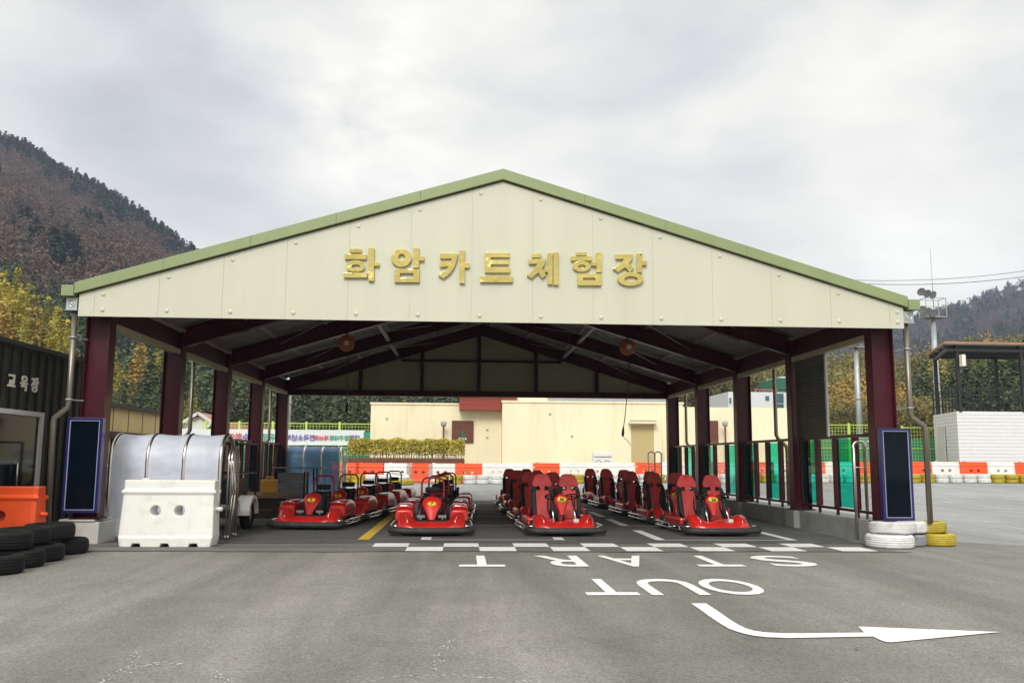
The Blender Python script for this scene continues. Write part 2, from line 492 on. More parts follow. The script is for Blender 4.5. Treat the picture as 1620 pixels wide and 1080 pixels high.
# ------------------------------------------------------------------ mesh kit
class MB:
    def __init__(s):
        s.v, s.f, s.sm = [], [], []

    def add(s, vs, fs, smooth=False):
        o = len(s.v)
        s.v += [tuple(v) for v in vs]
        s.f += [tuple(i + o for i in f) for f in fs]
        s.sm += [smooth] * len(fs)
        return s

    def box(s, x0, x1, y0, y1, z0, z1):
        vs = [(x, y, z) for z in (z0, z1) for y in (y0, y1) for x in (x0, x1)]
        return s.add(vs, [(0, 2, 3, 1), (4, 5, 7, 6), (0, 1, 5, 4), (2, 6, 7, 3), (0, 4, 6, 2), (1, 3, 7, 5)])

    def cbox(s, c, size, rot=None):
        h = [d / 2 for d in size]
        vs = [Vector((x, y, z)) for z in (-h[2], h[2]) for y in (-h[1], h[1]) for x in (-h[0], h[0])]
        if rot is not None:
            vs = [rot @ v for v in vs]
        vs = [v + Vector(c) for v in vs]
        return s.add(vs, [(0, 2, 3, 1), (4, 5, 7, 6), (0, 1, 5, 4), (2, 6, 7, 3), (0, 4, 6, 2), (1, 3, 7, 5)])

    def bar(s, a, b, w, h, up=(0, 0, 1)):
        a, b = Vector(a), Vector(b)
        d = (b - a).normalized()
        u = Vector(up)
        x = d.cross(u)
        if x.length < 1e-4:
            x = Vector((1, 0, 0))
        x.normalize()
        u = x.cross(d)
        vs = [p + x * (i * w / 2) + u * (j * h / 2) for p in (a, b) for (i, j) in ((-1, -1), (1, -1), (1, 1), (-1, 1))]
        return s.add(vs, [(0, 1, 2, 3), (7, 6, 5, 4), (0, 4, 5, 1), (1, 5, 6, 2), (2, 6, 7, 3), (3, 7, 4, 0)])

    def tube(s, pts, r, n=8, closed=False):
        pts = [Vector(p) for p in pts]
        m = len(pts)
        rr = r if isinstance(r, (list, tuple)) else [r] * m
        t = []
        for i in range(m):
            a = pts[(i - 1) % m] if closed or i else pts[i]
            b = pts[(i + 1) % m] if closed or i < m - 1 else pts[i]
            t.append((b - a).normalized())
        ref = Vector((0, 0, 1)) if abs(t[0].z) < .9 else Vector((1, 0, 0))
        x = t[0].cross(ref).normalized()
        vs = []
        for i in range(m):
            x = (x - t[i] * x.dot(t[i])).normalized()
            y = t[i].cross(x)
            for k in range(n):
                a = 2 * math.pi * k / n
                vs.append(pts[i] + (x * math.cos(a) + y * math.sin(a)) * rr[i])
        fs = []
        for i in range(m if closed else m - 1):
            j = (i + 1) % m
            for k in range(n):
                l = (k + 1) % n
                fs.append((i * n + k, i * n + l, j * n + l, j * n + k))
        s.add(vs, fs, True)
        if not closed:
            s.add(vs[:n], [tuple(range(n))[::-1]])
            s.add(vs[-n:], [tuple(range(n))])
        return s

    def prism(s, poly, axis, a0, a1):
        """Extrude a polygon of 2-tuples; axis is the extrusion axis."""
        def p(u, v, a):
            return {'x': (a, u, v), 'y': (u, a, v), 'z': (u, v, a)}[axis]
        n = len(poly)
        vs = [p(u, v, a) for a in (a0, a1) for (u, v) in poly]
        fs = [tuple(range(n)), tuple(range(2 * n - 1, n - 1, -1))]
        fs += [(i, i + n, (i + 1) % n + n, (i + 1) % n) for i in range(n)]
        return s.add(vs, fs)

    def lathe(s, prof, c=(0, 0, 0), axis='z', n=24, closed=True):
        """prof: list of (radius, height)."""
        m = len(prof)
        vs = []
        for i in range(n):
            a = 2 * math.pi * i / n
            for (r, h) in prof:
                q = (r * math.cos(a), r * math.sin(a), h)
                if axis == 'x':
                    q = (q[2], q[0], q[1])
                elif axis == 'y':
                    q = (q[0], q[2], q[1])
                vs.append((q[0] + c[0], q[1] + c[1], q[2] + c[2]))
        fs = []
        for i in range(n):
            j = (i + 1) % n
            for k in range(m if closed else m - 1):
                l = (k + 1) % m
                fs.append((i * m + k, j * m + k, j * m + l, i * m + l))
        return s.add(vs, fs, True)

    def grid(s, fn, nu, nv, wrap_u=False):
        vs = [fn(i / (nu if wrap_u else nu - 1), j / (nv - 1)) for j in range(nv) for i in range(nu)]
        fs = []
        for j in range(nv - 1):
            for i in range(nu if wrap_u else nu - 1):
                k = (i + 1) % nu
                fs.append((j * nu + i, j * nu + k, (j + 1) * nu + k, (j + 1) * nu + i))
        return s.add(vs, fs, True)

    def sphere(s, c, r, n=10, m=6):
        rx, ry, rz = r if isinstance(r, tuple) else (r, r, r)
        prof = [(math.sin(math.pi * k / m), -math.cos(math.pi * k / m)) for k in range(m + 1)]
        vs = []
        for i in range(n):
            a = 2 * math.pi * i / n
            for (q, h) in prof:
                vs.append((c[0] + rx * q * math.cos(a), c[1] + ry * q * math.sin(a), c[2] + rz * h))
        fs = []
        for i in range(n):
            j = (i + 1) % n
            for k in range(m):
                fs.append((i * (m + 1) + k, j * (m + 1) + k, j * (m + 1) + k + 1, i * (m + 1) + k + 1))
        return s.add(vs, fs, True)

    def fill(s, loops, depth, axis='y', at=0.0, bevel=0.0):
        """Flat shape with holes (loops of 2-tuples), given a thickness."""
        cu = bpy.data.curves.new('tmp', 'CURVE')
        cu.dimensions, cu.fill_mode, cu.extrude, cu.bevel_depth = '2D', 'BOTH', max(depth / 2 - bevel, 0), bevel
        cu.bevel_resolution = 1
        for lp in loops:
            sp_ = cu.splines.new('POLY')
            sp_.points.add(len(lp) - 1)
            for q, (u, v) in zip(sp_.points, lp):
                q.co = (u, v, 0, 1)
            sp_.use_cyclic_u = True
        s._curve(cu, axis, at)
        return s

    def text(s, body, size, depth, axis='y', at=(0, 0, 0), offset=0.0, mirror=False, align='CENTER', sx=1.0):
        cu = bpy.data.curves.new('tmp', 'FONT')
        cu.body, cu.size, cu.extrude, cu.offset = body, size, depth / 2, offset
        cu.align_x, cu.align_y = align, 'CENTER'
        cu.resolution_u = 4
        s._curve(cu, axis, at, mirror, sx)
        return s

    def _curve(s, cu, axis, at, mirror=False, sx=1.0):
        ob = bpy.data.objects.new('tmp', cu)
        COL.objects.link(ob)
        dg = bpy.context.evaluated_depsgraph_get()
        me = bpy.data.meshes.new_from_object(ob.evaluated_get(dg))
        base = Vector((0, at, 0)) if isinstance(at, (int, float)) else Vector(at)
        if isinstance(at, (int, float)):
            base = Vector({'x': (at, 0, 0), 'y': (0, at, 0), 'z': (0, 0, at)}[axis])
        vs = []
        for v in me.vertices:
            x, y, z = v.co
            x *= sx * (-1 if mirror else 1)
            q = {'y': (x, -z, y), 'x': (z, x, y), 'z': (x, y, z)}[axis]
            vs.append(Vector(q) + base)
        s.add(vs, [tuple(p.vertices) for p in me.polygons])
        bpy.data.objects.remove(ob)
        bpy.data.meshes.remove(me)
        bpy.data.curves.remove(cu)

    def warp(s, fn):
        s.v = [tuple(fn(Vector(v))) for v in s.v]
        return s

    def build(s, name, m, parent=None, bevel=0.0, autosmooth=False):
        me = bpy.data.meshes.new(name)
        me.from_pydata(s.v, [], s.f)
        me.polygons.foreach_set('use_smooth', s.sm)
        bm = bmesh.new()
        bm.from_mesh(me)
        bmesh.ops.remove_doubles(bm, verts=bm.verts, dist=1e-5)
        bmesh.ops.recalc_face_normals(bm, faces=bm.faces)
        bm.to_mesh(me)
        bm.free()
        me.materials.append(MT[m] if isinstance(m, str) else m)
        o = bpy.data.objects.new(name, me)
        COL.objects.link(o)
        if parent is not None:
            o.parent = parent
        if bevel:
            b = o.modifiers.new('bevel', 'BEVEL')
            b.width, b.segments, b.limit_method, b.angle_limit = bevel, 2, 'ANGLE', R(35)
            b.harden_normals = False
        return o


def raw_mesh(name, verts, quads, m, parent=None, smooth=False):
    verts = np.asarray(verts, np.float32)
    quads = np.asarray(quads, np.int32)
    k = quads.shape[1]
    me = bpy.data.meshes.new(name)
    me.vertices.add(len(verts))
    me.vertices.foreach_set('co', verts.ravel())
    me.loops.add(quads.size)
    me.loops.foreach_set('vertex_index', quads.ravel())
    me.polygons.add(len(quads))
    me.polygons.foreach_set('loop_start', np.arange(len(quads), dtype=np.int32) * k)
    me.polygons.foreach_set('loop_total', np.full(len(quads), k, np.int32))
    if smooth:
        me.polygons.foreach_set('use_smooth', np.ones(len(quads), bool))
    me.update()
    me.validate()
    me.materials.append(MT[m])
    o = bpy.data.objects.new(name, me)
    COL.objects.link(o)
    if parent is not None:
        o.parent = parent
    return o


def tag(o, label, cat, group=None):
    o['label'], o['category'] = label, cat
    if group:
        o['group'] = group
    return o


def thing(name, label, cat, loc=(0, 0, 0), rz=0.0, group=None):
    o = bpy.data.objects.new(name, None)
    COL.objects.link(o)
    o.empty_display_size = .2
    o.location = loc
    o.rotation_euler = (0, 0, rz)
    return tag(o, label, cat, group)


def structure(o):
    o['kind'] = 'structure'
    return o


def stuff(o, label, cat):
    o['kind'] = 'stuff'
    return tag(o, label, cat)


def dup(root, loc, rz=0.0, label=None, scale=None, tilt=None):
    def cp_(o, par):
        c = o.copy()
        COL.objects.link(c)
        if par is not None:
            c.parent = par
        for ch in list(kids.get(o.name, ())):
            cp_(ch, c)
        return c
    kids = {}
    stack = [root]
    while stack:
        o = stack.pop()
        kids[o.name] = list(o.children)
        stack += kids[o.name]
    r = cp_(root, None)
    r.location = loc
    r.rotation_euler = (tilt[0], tilt[1], rz) if tilt else (0, 0, rz)
    if scale:
        r.scale = scale if isinstance(scale, tuple) else (scale,) * 3
    if label:
        r['label'] = label
    return r


def arc(c, r, a0, a1, n, plane='xz', ry=None):
    o = []
    for i in range(n + 1):
        a = R(a0 + (a1 - a0) * i / n)
        u, v = r * math.cos(a), (ry or r) * math.sin(a)
        o.append({'xz': (c[0] + u, c[1], c[2] + v), 'yz': (c[0], c[1] + u, c[2] + v), 'xy': (c[0] + u, c[1] + v, c[2])}[plane])
    return o


def ell(cx, cz, rx, rz, n=28):
    return [(cx + rx * math.cos(2 * math.pi * i / n), cz + rz * math.sin(2 * math.pi * i / n)) for i in range(n)]


ORD = ['first', 'second', 'third', 'fourth', 'fifth', 'sixth', 'seventh', 'eighth', 'ninth', 'tenth', 'eleventh', 'twelfth', 'thirteenth', 'fourteenth', 'fifteenth',
       'sixteenth', 'seventeenth', 'eighteenth', 'nineteenth', 'twentieth', 'twenty-first', 'twenty-second', 'twenty-third', 'twenty-fourth', 'twenty-fifth']


# ------------------------------------------------------------------ ground
def gz(x, y):
    t = min(max(0.0, y - 31), 45)
    return t * (.02 + .0009 * min(max(x, 0), 25))


def sheet(name, xs, ys, dz, m):
    vs = [(x, y, gz(x, y) + dz) for y in ys for x in xs]
    n = len(xs)
    fs = [(j * n + i, j * n + i + 1, (j + 1) * n + i + 1, (j + 1) * n + i) for j in range(len(ys) - 1) for i in range(n - 1)]
    o = raw_mesh(name, vs, fs, m, smooth=True)
    return structure(o)


sheet('ground', [-990, -400, -150, -80, -40, -20, -10, 0, 5, 10, 15, 20, 25, 40, 80, 150, 400, 900, 2290],
      [-39, -30, 0, 20, 30, 31, 34, 38, 45, 55, 65, 76, 100, 200, 500, 1200, 1490], -.02, 'soil')
sheet('race_track', [-34, -20, -10, -5, 0, 5, 10, 15, 20, 25, 45, 60], [14.5, 20, 25, 31, 33, 36, 40, 44, 48, 50], 0.0, 'track')
lot = MB().add([(-22, -12, .006), (34, -12, .006), (34, 13.6, .006), (18, 14.2, .006), (9.6, 15.0, .006), (8.4, 16.0, .006), (7.0, 16.0, .006), (7.0, 15.25, .006), (-6.6, 15.25, .006), (-7.2, 17, .006), (-22, 17, .006)],
               [tuple(range(11))]).build('parking_lot', 'lot')
structure(lot)
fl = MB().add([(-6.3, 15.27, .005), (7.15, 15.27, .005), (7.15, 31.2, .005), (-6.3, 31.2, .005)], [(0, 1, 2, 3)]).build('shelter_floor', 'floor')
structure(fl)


def flat(name, polys, m, z=.012):
    b = MB()
    for p in polys:
        b.add([(q[0], q[1], z) for q in p], [tuple(range(len(p)))])
    o = b.build(name, m)
    return structure(o)


# dark joint between the lot and the shelter floor, under the checkered line
flat('floor_joint', [[(-6.2, 13.86), (6.9, 13.86), (6.9, 15.30), (-6.2, 15.30)]], 'patch', .009)
random.seed(12)
seams = []
for y0, wd in ((13.87, .035), (14.62, .02), (15.26, .045)):
    up, dn = [], []
    for k in range(61):
        x = -6.3 + 13.4 * k / 60
        j = .05 * math.sin(x * 1.3 + y0) + .025 * math.sin(x * 4.1) + random.uniform(-.015, .015)
        w2 = wd * random.uniform(.5, 1.3)
        up.append((x, y0 + j + w2))
        dn.append((x, y0 + j - w2))
    seams.append(dn + up[::-1])
flat('tar_seam', seams, 'tar', .0118)
ck0, ck1, n_ck = -1.40, 6.60, 14
w_ck = (ck1 - ck0) / n_ck
flat('checkered_line', [[(ck0 + i * w_ck, 14.58 if i % 2 == 0 else 13.92), (ck0 + (i + 1) * w_ck, 14.58 if i % 2 == 0 else 13.92),
                         (ck0 + (i + 1) * w_ck, 15.2 if i % 2 == 0 else 14.57), (ck0 + i * w_ck, 15.2 if i % 2 == 0 else 14.57)] for i in range(n_ck)], 'white_mark', .014)


def ground_letter(b, ch, x0, x1, y0, y1, off=.012):
    """A painted letter read from inside the shelter: turned half round."""
    t = MB()
    t.text(ch, 1.0, 0.0, axis='z', at=(0, 0, 0), offset=off)
    a = np.array(t.v)
    lo, hi = a.min(0), a.max(0)
    for f in t.f:
        pass
    vs = [(x1 - (v[0] - lo[0]) / (hi[0] - lo[0]) * (x1 - x0), y1 - (v[1] - lo[1]) / (hi[1] - lo[1]) * (y1 - y0), .014) for v in t.v]
    b.add(vs, t.f)


bl = MB()
for ch, x0, x1 in (('T', .0, .61), ('R', 1.08, 1.72), ('A', 2.02, 2.66), ('T', 3.21, 3.84), ('S', 4.22, 4.92)):
    ground_letter(bl, ch, x0, x1, 11.92, 13.26)
structure(bl.build('start_lettering', 'white_mark'))
bl = MB()
for ch, x0, x1 in (('T', 1.34, 1.90), ('U', 2.02, 2.65), ('O', 2.72, 3.36)):
    ground_letter(bl, ch, x0, x1, 9.42, 10.68)
structure(bl.build('out_lettering', 'white_mark'))

zo = lambda x, y: G(1060 + x * .34568, 930 + y * .34568)
shaft_o = [(97, 75), (140, 105), (180, 135), (225, 165), (265, 190), (300, 203), (340, 215), (385, 224), (440, 231), (540, 235), (700, 232), (930, 228)]
shaft_i = [(890, 210), (700, 212), (520, 213), (430, 208), (385, 201), (345, 189), (310, 172), (275, 150), (240, 125), (200, 98), (165, 75)]
flat('turn_arrow', [[zo(*q) for q in shaft_o + [(960, 243), (985, 252), (1010, 255), (1512, 207), (862, 182)] + shaft_i]], 'white_mark', .014)

# parking bays in the shelter
bays = []
for yb in (15.85, 19.3, 22.3, 25.6, 29):
    bays += [[(-.68, yb), (1.86, yb), (1.86, yb + .06), (-.68, yb + .06)], [(3.5, yb), (6.05, yb), (6.05, yb + .06), (3.5, yb + .06)]]
    if yb == 15.85:
        bays += [[(-.68, yb + .06), (-.50, yb + .06), (-.5, yb + .55), (-.68, yb + .55)], [(1.68, yb + .06), (1.86, yb + .06), (1.86, yb + .55), (1.68, yb + .55)]]
    else:
        bays += [[(-.68, yb + .06), (-.58, yb + .06), (-.58, yb + .55), (-.68, yb + .55)], [(1.72, yb + .06), (1.86, yb + .06), (1.86, yb + .55), (1.72, yb + .55)]]
    bays += [[(3.48, yb + .06), (3.66, yb + .06), (3.66, yb + 2.2), (3.48, yb + 2.2)], [(5.89, yb + .06), (6.05, yb + .06), (6.05, yb + 2.2), (5.89, yb + 2.2)]]
flat('parking_bay_lines', bays, 'white_mark', .011)
flat('yellow_lane_line', [[(-1.78, 15.9), (-1.58, 15.9), (-1.58, 31), (-1.78, 31)]], 'yellow_mark', .010)
tl = []
for (a, b_, w) in (((1440, 786), (1506, 796), .16), ((1568, 787), (1640, 800), .06), ((1548, 823), (1640, 842), .05), ((1452, 812), (1560, 824), .04)):
    p, q = G(*a), G(*b_)
    tl.append([(p.x, p.y - w), (q.x, q.y - w), (q.x, q.y + w), (p.x, p.y + w)])
flat('track_lines', tl, 'faint_mark', .010)
random.seed(5)
sc_ = []
for pts in ([(150, 1085), (185, 1068), (215, 1055), (250, 1050), (300, 1052)], [(205, 1060), (212, 1040), (222, 1030)], [(690, 1060), (694, 1040), (706, 1022), (722, 1010)], [(540, 1080), (620, 1072), (700, 1070), (780, 1074), (860, 1082)], [(330, 1062), (352, 1075), (372, 1090)]):
    W_ = [G(*p) for p in pts]
    for a, c in zip(W_[:-1], W_[1:]):
        for k in range(9):
            t_ = random.random()
            p = a.lerp(c, t_)
            ln, wd, an = random.uniform(.004, .022), random.uniform(.0015, .0045), math.atan2(c.y - a.y, c.x - a.x) + random.uniform(-.5, .5)
            q = Vector((p.x + random.gauss(0, .03), p.y + random.gauss(0, .03)))
            ca, sa = math.cos(an), math.sin(an)
            sc_.append([(q.x + ca * i * ln - sa * j * wd, q.y + sa * i * ln + ca * j * wd) for i, j in ((-1, -1), (1, -1), (1, 1), (-1, 1))])
flat('chalk_scuffs', sc_, 'faint_mark', .0105)
lv = []
for k in range(60):
    x, y, a_ = random.uniform(-6, 9), random.uniform(5.5, 14.5) ** 1.0, random.uniform(0, 6.28)
    ln, wd = random.uniform(.012, .03), random.uniform(.008, .016)
    ca, sa = math.cos(a_), math.sin(a_)
    lv.append([(x + ca * i * ln - sa * j * wd, y + sa * i * ln + ca * j * wd) for i, j in ((-1, 0), (0, -1), (1, 0), (0, 1))])
fo = flat('fallen_leaves', lv, mat('dry_leaf', (.22, .13, .06), .8, var=.4, scale=8), .016)
stuff(fo, 'tiny dry leaves and grit scattered over the asphalt', 'leaves')
structure(MB().box(-6.7, -5.87, 15.14, 17.2, 0, .02).build('gutter_slab', 'concrete'))

# ------------------------------------------------------------------ the steel canopy
CX, HALF, ZE, ZA = .66, 6.955, 4.07, 6.16
SLOPE = (ZA - ZE) / HALF
FY = 14.7
COLY = [15.05, 18.95, 22.8, 26.7, 30.55]


def roofz(x):
    return ZA - abs(x - CX) * SLOPE


shel = thing('steel_canopy', 'large open steel canopy with cream gable, green roof edge and maroon columns', 'shelter')
b = MB()
n_p = 13
x_l = CX - HALF
edges = [x_l, x_l + .25] + [x_l + .25 + (HALF * 2 - .5) * i / n_p for i in range(1, n_p)] + [CX + HALF - .25, CX + HALF]
for a, c in zip(edges[:-1], edges[1:]):
    a2, c2 = a + .0017, c - .0017
    poly = [(a2, 3.69), (c2, 3.69), (c2, roofz(c2))] + ([(CX, ZA)] if a2 < CX < c2 else []) + [(a2, roofz(a2))]
    b.prism(poly, 'y', FY, FY + .006)
poly = [(x_l + .02, 3.71), (CX + HALF - .02, 3.71), (CX + HALF - .02, ZE - .01), (CX, ZA - .01), (x_l + .02, ZE - .01)]
b.prism(poly, 'y', FY + .008, FY + .10)
for x in edges[1:-1]:
    b.sphere((x + .14, FY, 3.80), (.038, .02, .038), 10, 6)
    b.sphere((x + .14, FY, roofz(x + .14) - .13), (.034, .018, .034), 10, 6)
    b.sphere((x - .05, FY - .001, 3.755), (.01, .006, .01), 6, 4)
b.build('gable_panel', 'cream', shel)
# green verge
b = MB()
for s_ in (-1, 1):
    n_s = 5
    for i in range(n_s):
        u0, u1 = i / n_s, (i + 1) / n_s
        xa, xb = CX + s_ * (HALF + .06) * u0, CX + s_ * (HALF + .06) * u1
        za, zb = ZA - abs(xa - CX) * SLOPE, ZA - abs(xb - CX) * SLOPE
        g = .002 * (i % 2)
        b.prism([(xa, za + .0), (xb, zb + .0), (xb, zb + .19), (xa, za + .19)], 'y', FY - .07 - g, FY + .12)
b.build('verge_trim', 'green', shel, bevel=.008)
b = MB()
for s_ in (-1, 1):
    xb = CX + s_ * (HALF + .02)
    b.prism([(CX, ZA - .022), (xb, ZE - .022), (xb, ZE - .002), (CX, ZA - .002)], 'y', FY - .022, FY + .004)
b.build('verge_shadow_strip', 'dkbrown', shel)  # thin dark strip standing in for the shadow line under the verge
for s_ in (-1, 1):
    xa = CX + s_ * (HALF + .06)
    xb = xa + s_ * .20
    MB().box(min(xa, xb), max(xa, xb), FY - .09, 31.2, ZE - .06, ZE + .12).build('eave_gutter', 'green', shel, bevel=.008)
# corrugated roof deck
b = MB()
for s_ in (-1, 1):
    ny = 170

    def rf(u, v, s_=s_):
        k = int(round(u * (ny - 1)))
        z = ZA - (HALF + .05) * v * SLOPE + .05 + (.03 if k % 4 in (0, 1) else -.005)
        return (CX + s_ * (HALF + .05) * v, FY + .05 + u * 16.4, z)
    b.grid(rf, ny, 3)
o = b.build('roof_sheet', 'deck', shel)
o.data.polygons.foreach_set('use_smooth', [False] * len(o.data.polygons))
sm = o.modifiers.new('solid', 'SOLIDIFY')
sm.thickness = .03
# columns: H sections, web facing the lot
for s_ in (-1, 1):
    for i, y in enumerate(COLY):
        b = MB()
        xi = -5.905 if s_ < 0 else 7.19
        xo = xi + s_ * .39
        x0, x1 = min(xi, xo), max(xi, xo)
        zb = .40 if s_ < 0 else .37
        zt = roofz((x0 + x1) / 2) - .08
        b.box(x0, x0 + .018, y, y + .28, zb + .03, zt)
        b.box(x1 - .018, x1, y, y + .28, zb + .03, zt)
        b.box(x0 + .019, x1 - .019, y + .10, y + .115, zb + .03, zt)
        b.box(x0 - .05, x1 + .05, y - .03, y + .31, zb, zb + .028)
        for bx in (x0 + .09, x1 - .09):
            b.sphere((bx, y + .02, zb + .04), (.022, .022, .03), 6, 4)
        b.build('column', 'maroon', shel)
# rafters
for i, y in enumerate(COLY):
    b = MB()
    for s_ in (-1, 1):
        xo = -5.9 if s_ < 0 else 7.19
        for (dz0, dz1, w) in ((-.06, -.04, .2), (-.43, -.061, .012), (-.45, -.431, .2)):
            za, zb = roofz(xo), ZA
            hx0 = CX
            b.add([(xo, y + .14 - w / 2, za + dz0), (hx0, y + .14 - w / 2, zb + dz0), (hx0, y + .14 + w / 2, zb + dz0), (xo, y + .14 + w / 2, za + dz0),
                   (xo, y + .14 - w / 2, za + dz1), (hx0, y + .14 - w / 2, zb + dz1), (hx0, y + .14 + w / 2, zb + dz1), (xo, y + .14 + w / 2, za + dz1)],
                  [(0, 3, 2, 1), (4, 5, 6, 7), (0, 1, 5, 4), (3, 7, 6, 2), (0, 4, 7, 3), (1, 2, 6, 5)])
        for k in range(2, 5):                     # splice plates and stiffeners
            x = xo + (CX - xo) * k / 5
            b.box(x - .006, x + .006, y + .05, y + .23, roofz(x) - .43, roofz(x) - .06)
        xs = xo + s_ * -1.35
        for q in range(7):
            b.cbox((xs + .04 * q * s_, y + .02, roofz(xs + .04 * q * s_) - .48), (.012, .03, .06))
    b.build('rafter', 'maroon', shel)
b = MB()
for s_ in (-1, 1):
    for k in range(6):
        x = CX + s_ * (.35 + k * 1.28)
        z = roofz(x)
        b.box(x - .035, x + .035, FY + .12, 31, z - .055, z + .03)
b.build('purlin', 'purlin', shel)
for s_ in (-1, 1):
    xa, xb = CX + s_ * 1.6, CX + s_ * 5.3
    for y0, y1 in zip(COLY[:-1], COLY[1:]):
        b = MB()
        b.tube([(xa, y0 + .2, roofz(xa) - .25), (xb, y1, roofz(xb) - .25)], .012, 5)
        b.tube([(xb, y0 + .2, roofz(xb) - .25), (xa, y1, roofz(xa) - .25)], .012, 5)
        b.build('cross_brace', 'purlin', shel)
        MB().bar((CX + s_ * 2.9, y0 + .15, roofz(CX + 2.9) - .3), (CX + s_ * 2.9, y1 + .12, roofz(CX + 2.9) - .3), .09, .09).build('strut', 'purlin', shel)
for s_ in (-1, 1):
    b = MB()
    x = -5.93 if s_ < 0 else 7.21
    for y0, y1 in zip(COLY[:-1], COLY[1:]):
        b.box(min(x, x + s_ * .05), max(x, x + s_ * .05), y0 + .3, y1 - .02, 3.56, 3.67)
        b.box(min(x + s_ * .06, x + s_ * .24), max(x + s_ * .06, x + s_ * .24), y0 + .3, y1 - .02, 3.60, 3.62)
    b.build('eave_cladding', 'inner', shel)
    b = MB()
    for y0, y1 in zip(COLY[:-1], COLY[1:]):
        x2 = x + s_ * .08
        b.box(min(x2, x2 + s_ * .16), max(x2, x2 + s_ * .16), y0 + .29, y1 - .01, 3.675, 4.06)
    b.build('eave_beam', 'maroon', shel)
# rear gable
b = MB()
b.prism([(-6.25, 3.70), (7.57, 3.70), (7.57, ZE - .03), (CX, ZA - .03), (-6.25, ZE - .03)], 'y', 30.95, 31.0)
b.build('rear_gable_panel', 'inner', shel)
b = MB()
b.box(-5.9, 7.19, 30.72, 30.90, 3.56, 3.76)
for x in (-3.5, -1.38, .6, 2.6, 4.75):
    b.box(x - .06, x + .06, 30.80, 30.92, 3.762, roofz(x) - .08)
for xa, xb in ((-2.1, -1.46), (-1.30, .53), (.67, 2.53), (2.67, 3.5)):
    b.box(xa, xb, 30.82, 30.92, 4.78, 4.86)
b.build('gable_girt', 'maroon', shel)
# rain hoppers and downpipes
for s_ in (-1, 1):
    x = x_l - .12 if s_ < 0 else CX + HALF + .10
    hp = MB()
    hp.box(x - .09, x + .09, FY + .02, FY + .2, 3.80, 4.0)
    hp.box(x - .105, x + .105, FY + .005, FY + .215, 3.785, 3.80)
    h = hp.build('rain_hopper', 'galv', shel, bevel=.006)
    MB().lathe([(.045, -.004), (.055, -.004), (.055, .004), (.045, .004)], (x, FY + .016, 3.9), 'y', 20).lathe([(.0, -.003), (.02, -.003), (.02, .003), (.0, .003)], (x, FY + .017, 3.9), 'y', 14).build('hopper_crest', 'chrome', h)
    xe = x + (.0 if s_ < 0 else -.02)
    if s_ < 0:
        pts = [(xe + .03, FY + .11, 3.79), (xe + .03, FY + .11, 2.30), (xe + .02, FY + .11, 2.2), (xe - .17, FY + .09, 2.03), (xe - .18, FY + .09, 1.95), (xe - .15, FY + .09, .18)]
    else:
        pts = [(xe, FY + .11, 3.79), (xe, FY + .11, 2.25), (xe + .02, FY + .11, 2.17), (xe + .22, FY + .09, 2.02), (xe + .24, FY + .09, 1.93), (xe + .24, FY + .09, .40)]
    MB().tube(pts, .047, 12).build('downpipe', 'gutterpipe', shel)
    for z in (3.35, 2.33):
        b = MB()
        b.lathe([(.048, -.012), (.06, -.012), (.06, .012), (.048, .012)], (pts[0][0], FY + .11, z), 'z', 14)
        b.bar((pts[0][0], FY + .17, z), (pts[0][0] - s_ * .12, FY + .38, z), .02, .02)
        b.build('pipe_clamp', 'galv', shel)
    for y in (21.4, 30.1):                          # slimmer pipes further back
        xb = x_l - .1 if s_ < 0 else CX + HALF + .1
        pts = [(xb, y, 4.0), (xb, y, 2.05), (xb + s_ * .05, y, 1.95), (xb + s_ * .24, y, 1.78), (xb + s_ * .26, y, 1.7), (xb + s_ * .26, y, .2)]
        MB().tube(pts, .045, 10).build('downpipe', 'gutterpipe', shel)

# plinths and kerb
pl = MB()
pl.box(-6.58, -5.86, 15.02, 17.0, 0, .36)
pl.box(-6.50, -5.92, 14.995, 16.2, .362, .40)
tag(pl.build('plinth', 'concrete_l', bevel=.02), 'pale concrete plinth block under the left front maroon column', 'plinth')
for i, y in enumerate(COLY[1:]):
    tag(MB().box(-6.42, -5.82, y - .14, y + .42, 0, .40).build('plinth', 'concrete', bevel=.02),
        f'low concrete footing under the {ORD[i + 1]} maroon column of the left row', 'plinth', 'concrete footings of the left columns')
kb = MB()
kb.box(7.26, 7.9, 15.0, 31.2, 0, .35)
kb.box(7.29, 7.86, 15.02, 31.18, .352, .37)
tag(kb.build('kerb_wall', 'concrete', bevel=.015), 'low concrete kerb wall running along the right side under the glass railing', 'kerb wall')

for i, y in enumerate(COLY):
    tag(MB().box(7.12, 7.258, y - .1, y + .4, 0, .368).build('plinth', 'concrete', bevel=.015), f'small concrete plinth under the {ORD[i]} maroon column of the right row', 'plinth', 'concrete footings of the right columns')
# ------------------------------------------------------------------ guard rails with coloured glass
def guard_rail(x, y0, y1, pattern, label):
    t = thing('guard_rail', label, 'railing', (x, y0, .38), 0, 'glass railings between the canopy columns')
    L = y1 - y0
    b = MB()
    b.box(-.03, .03, 0, L, 1.48, 1.54)
    b.box(-.025, .025, 0, L, .10, .15)
    n = len(pattern)
    for i in range(n + 1):
        y = L * i / n
        y = min(max(y, .045), L - .045)
        b.box(-.06, .06, y - .03, y + .03, .152, 1.478)
        b.box(-.02, .02, y - .03, y + .03, 0, .098)
    b.build('frame', 'maroon', t)
    for i, c in enumerate(pattern):
        ya, yb = L * i / n + .075, L * (i + 1) / n - .075
        MB().box(-.006, .006, ya, yb, .17, 1.46).build('glass_pane', 'teal' if c == 't' else 'clear', t)


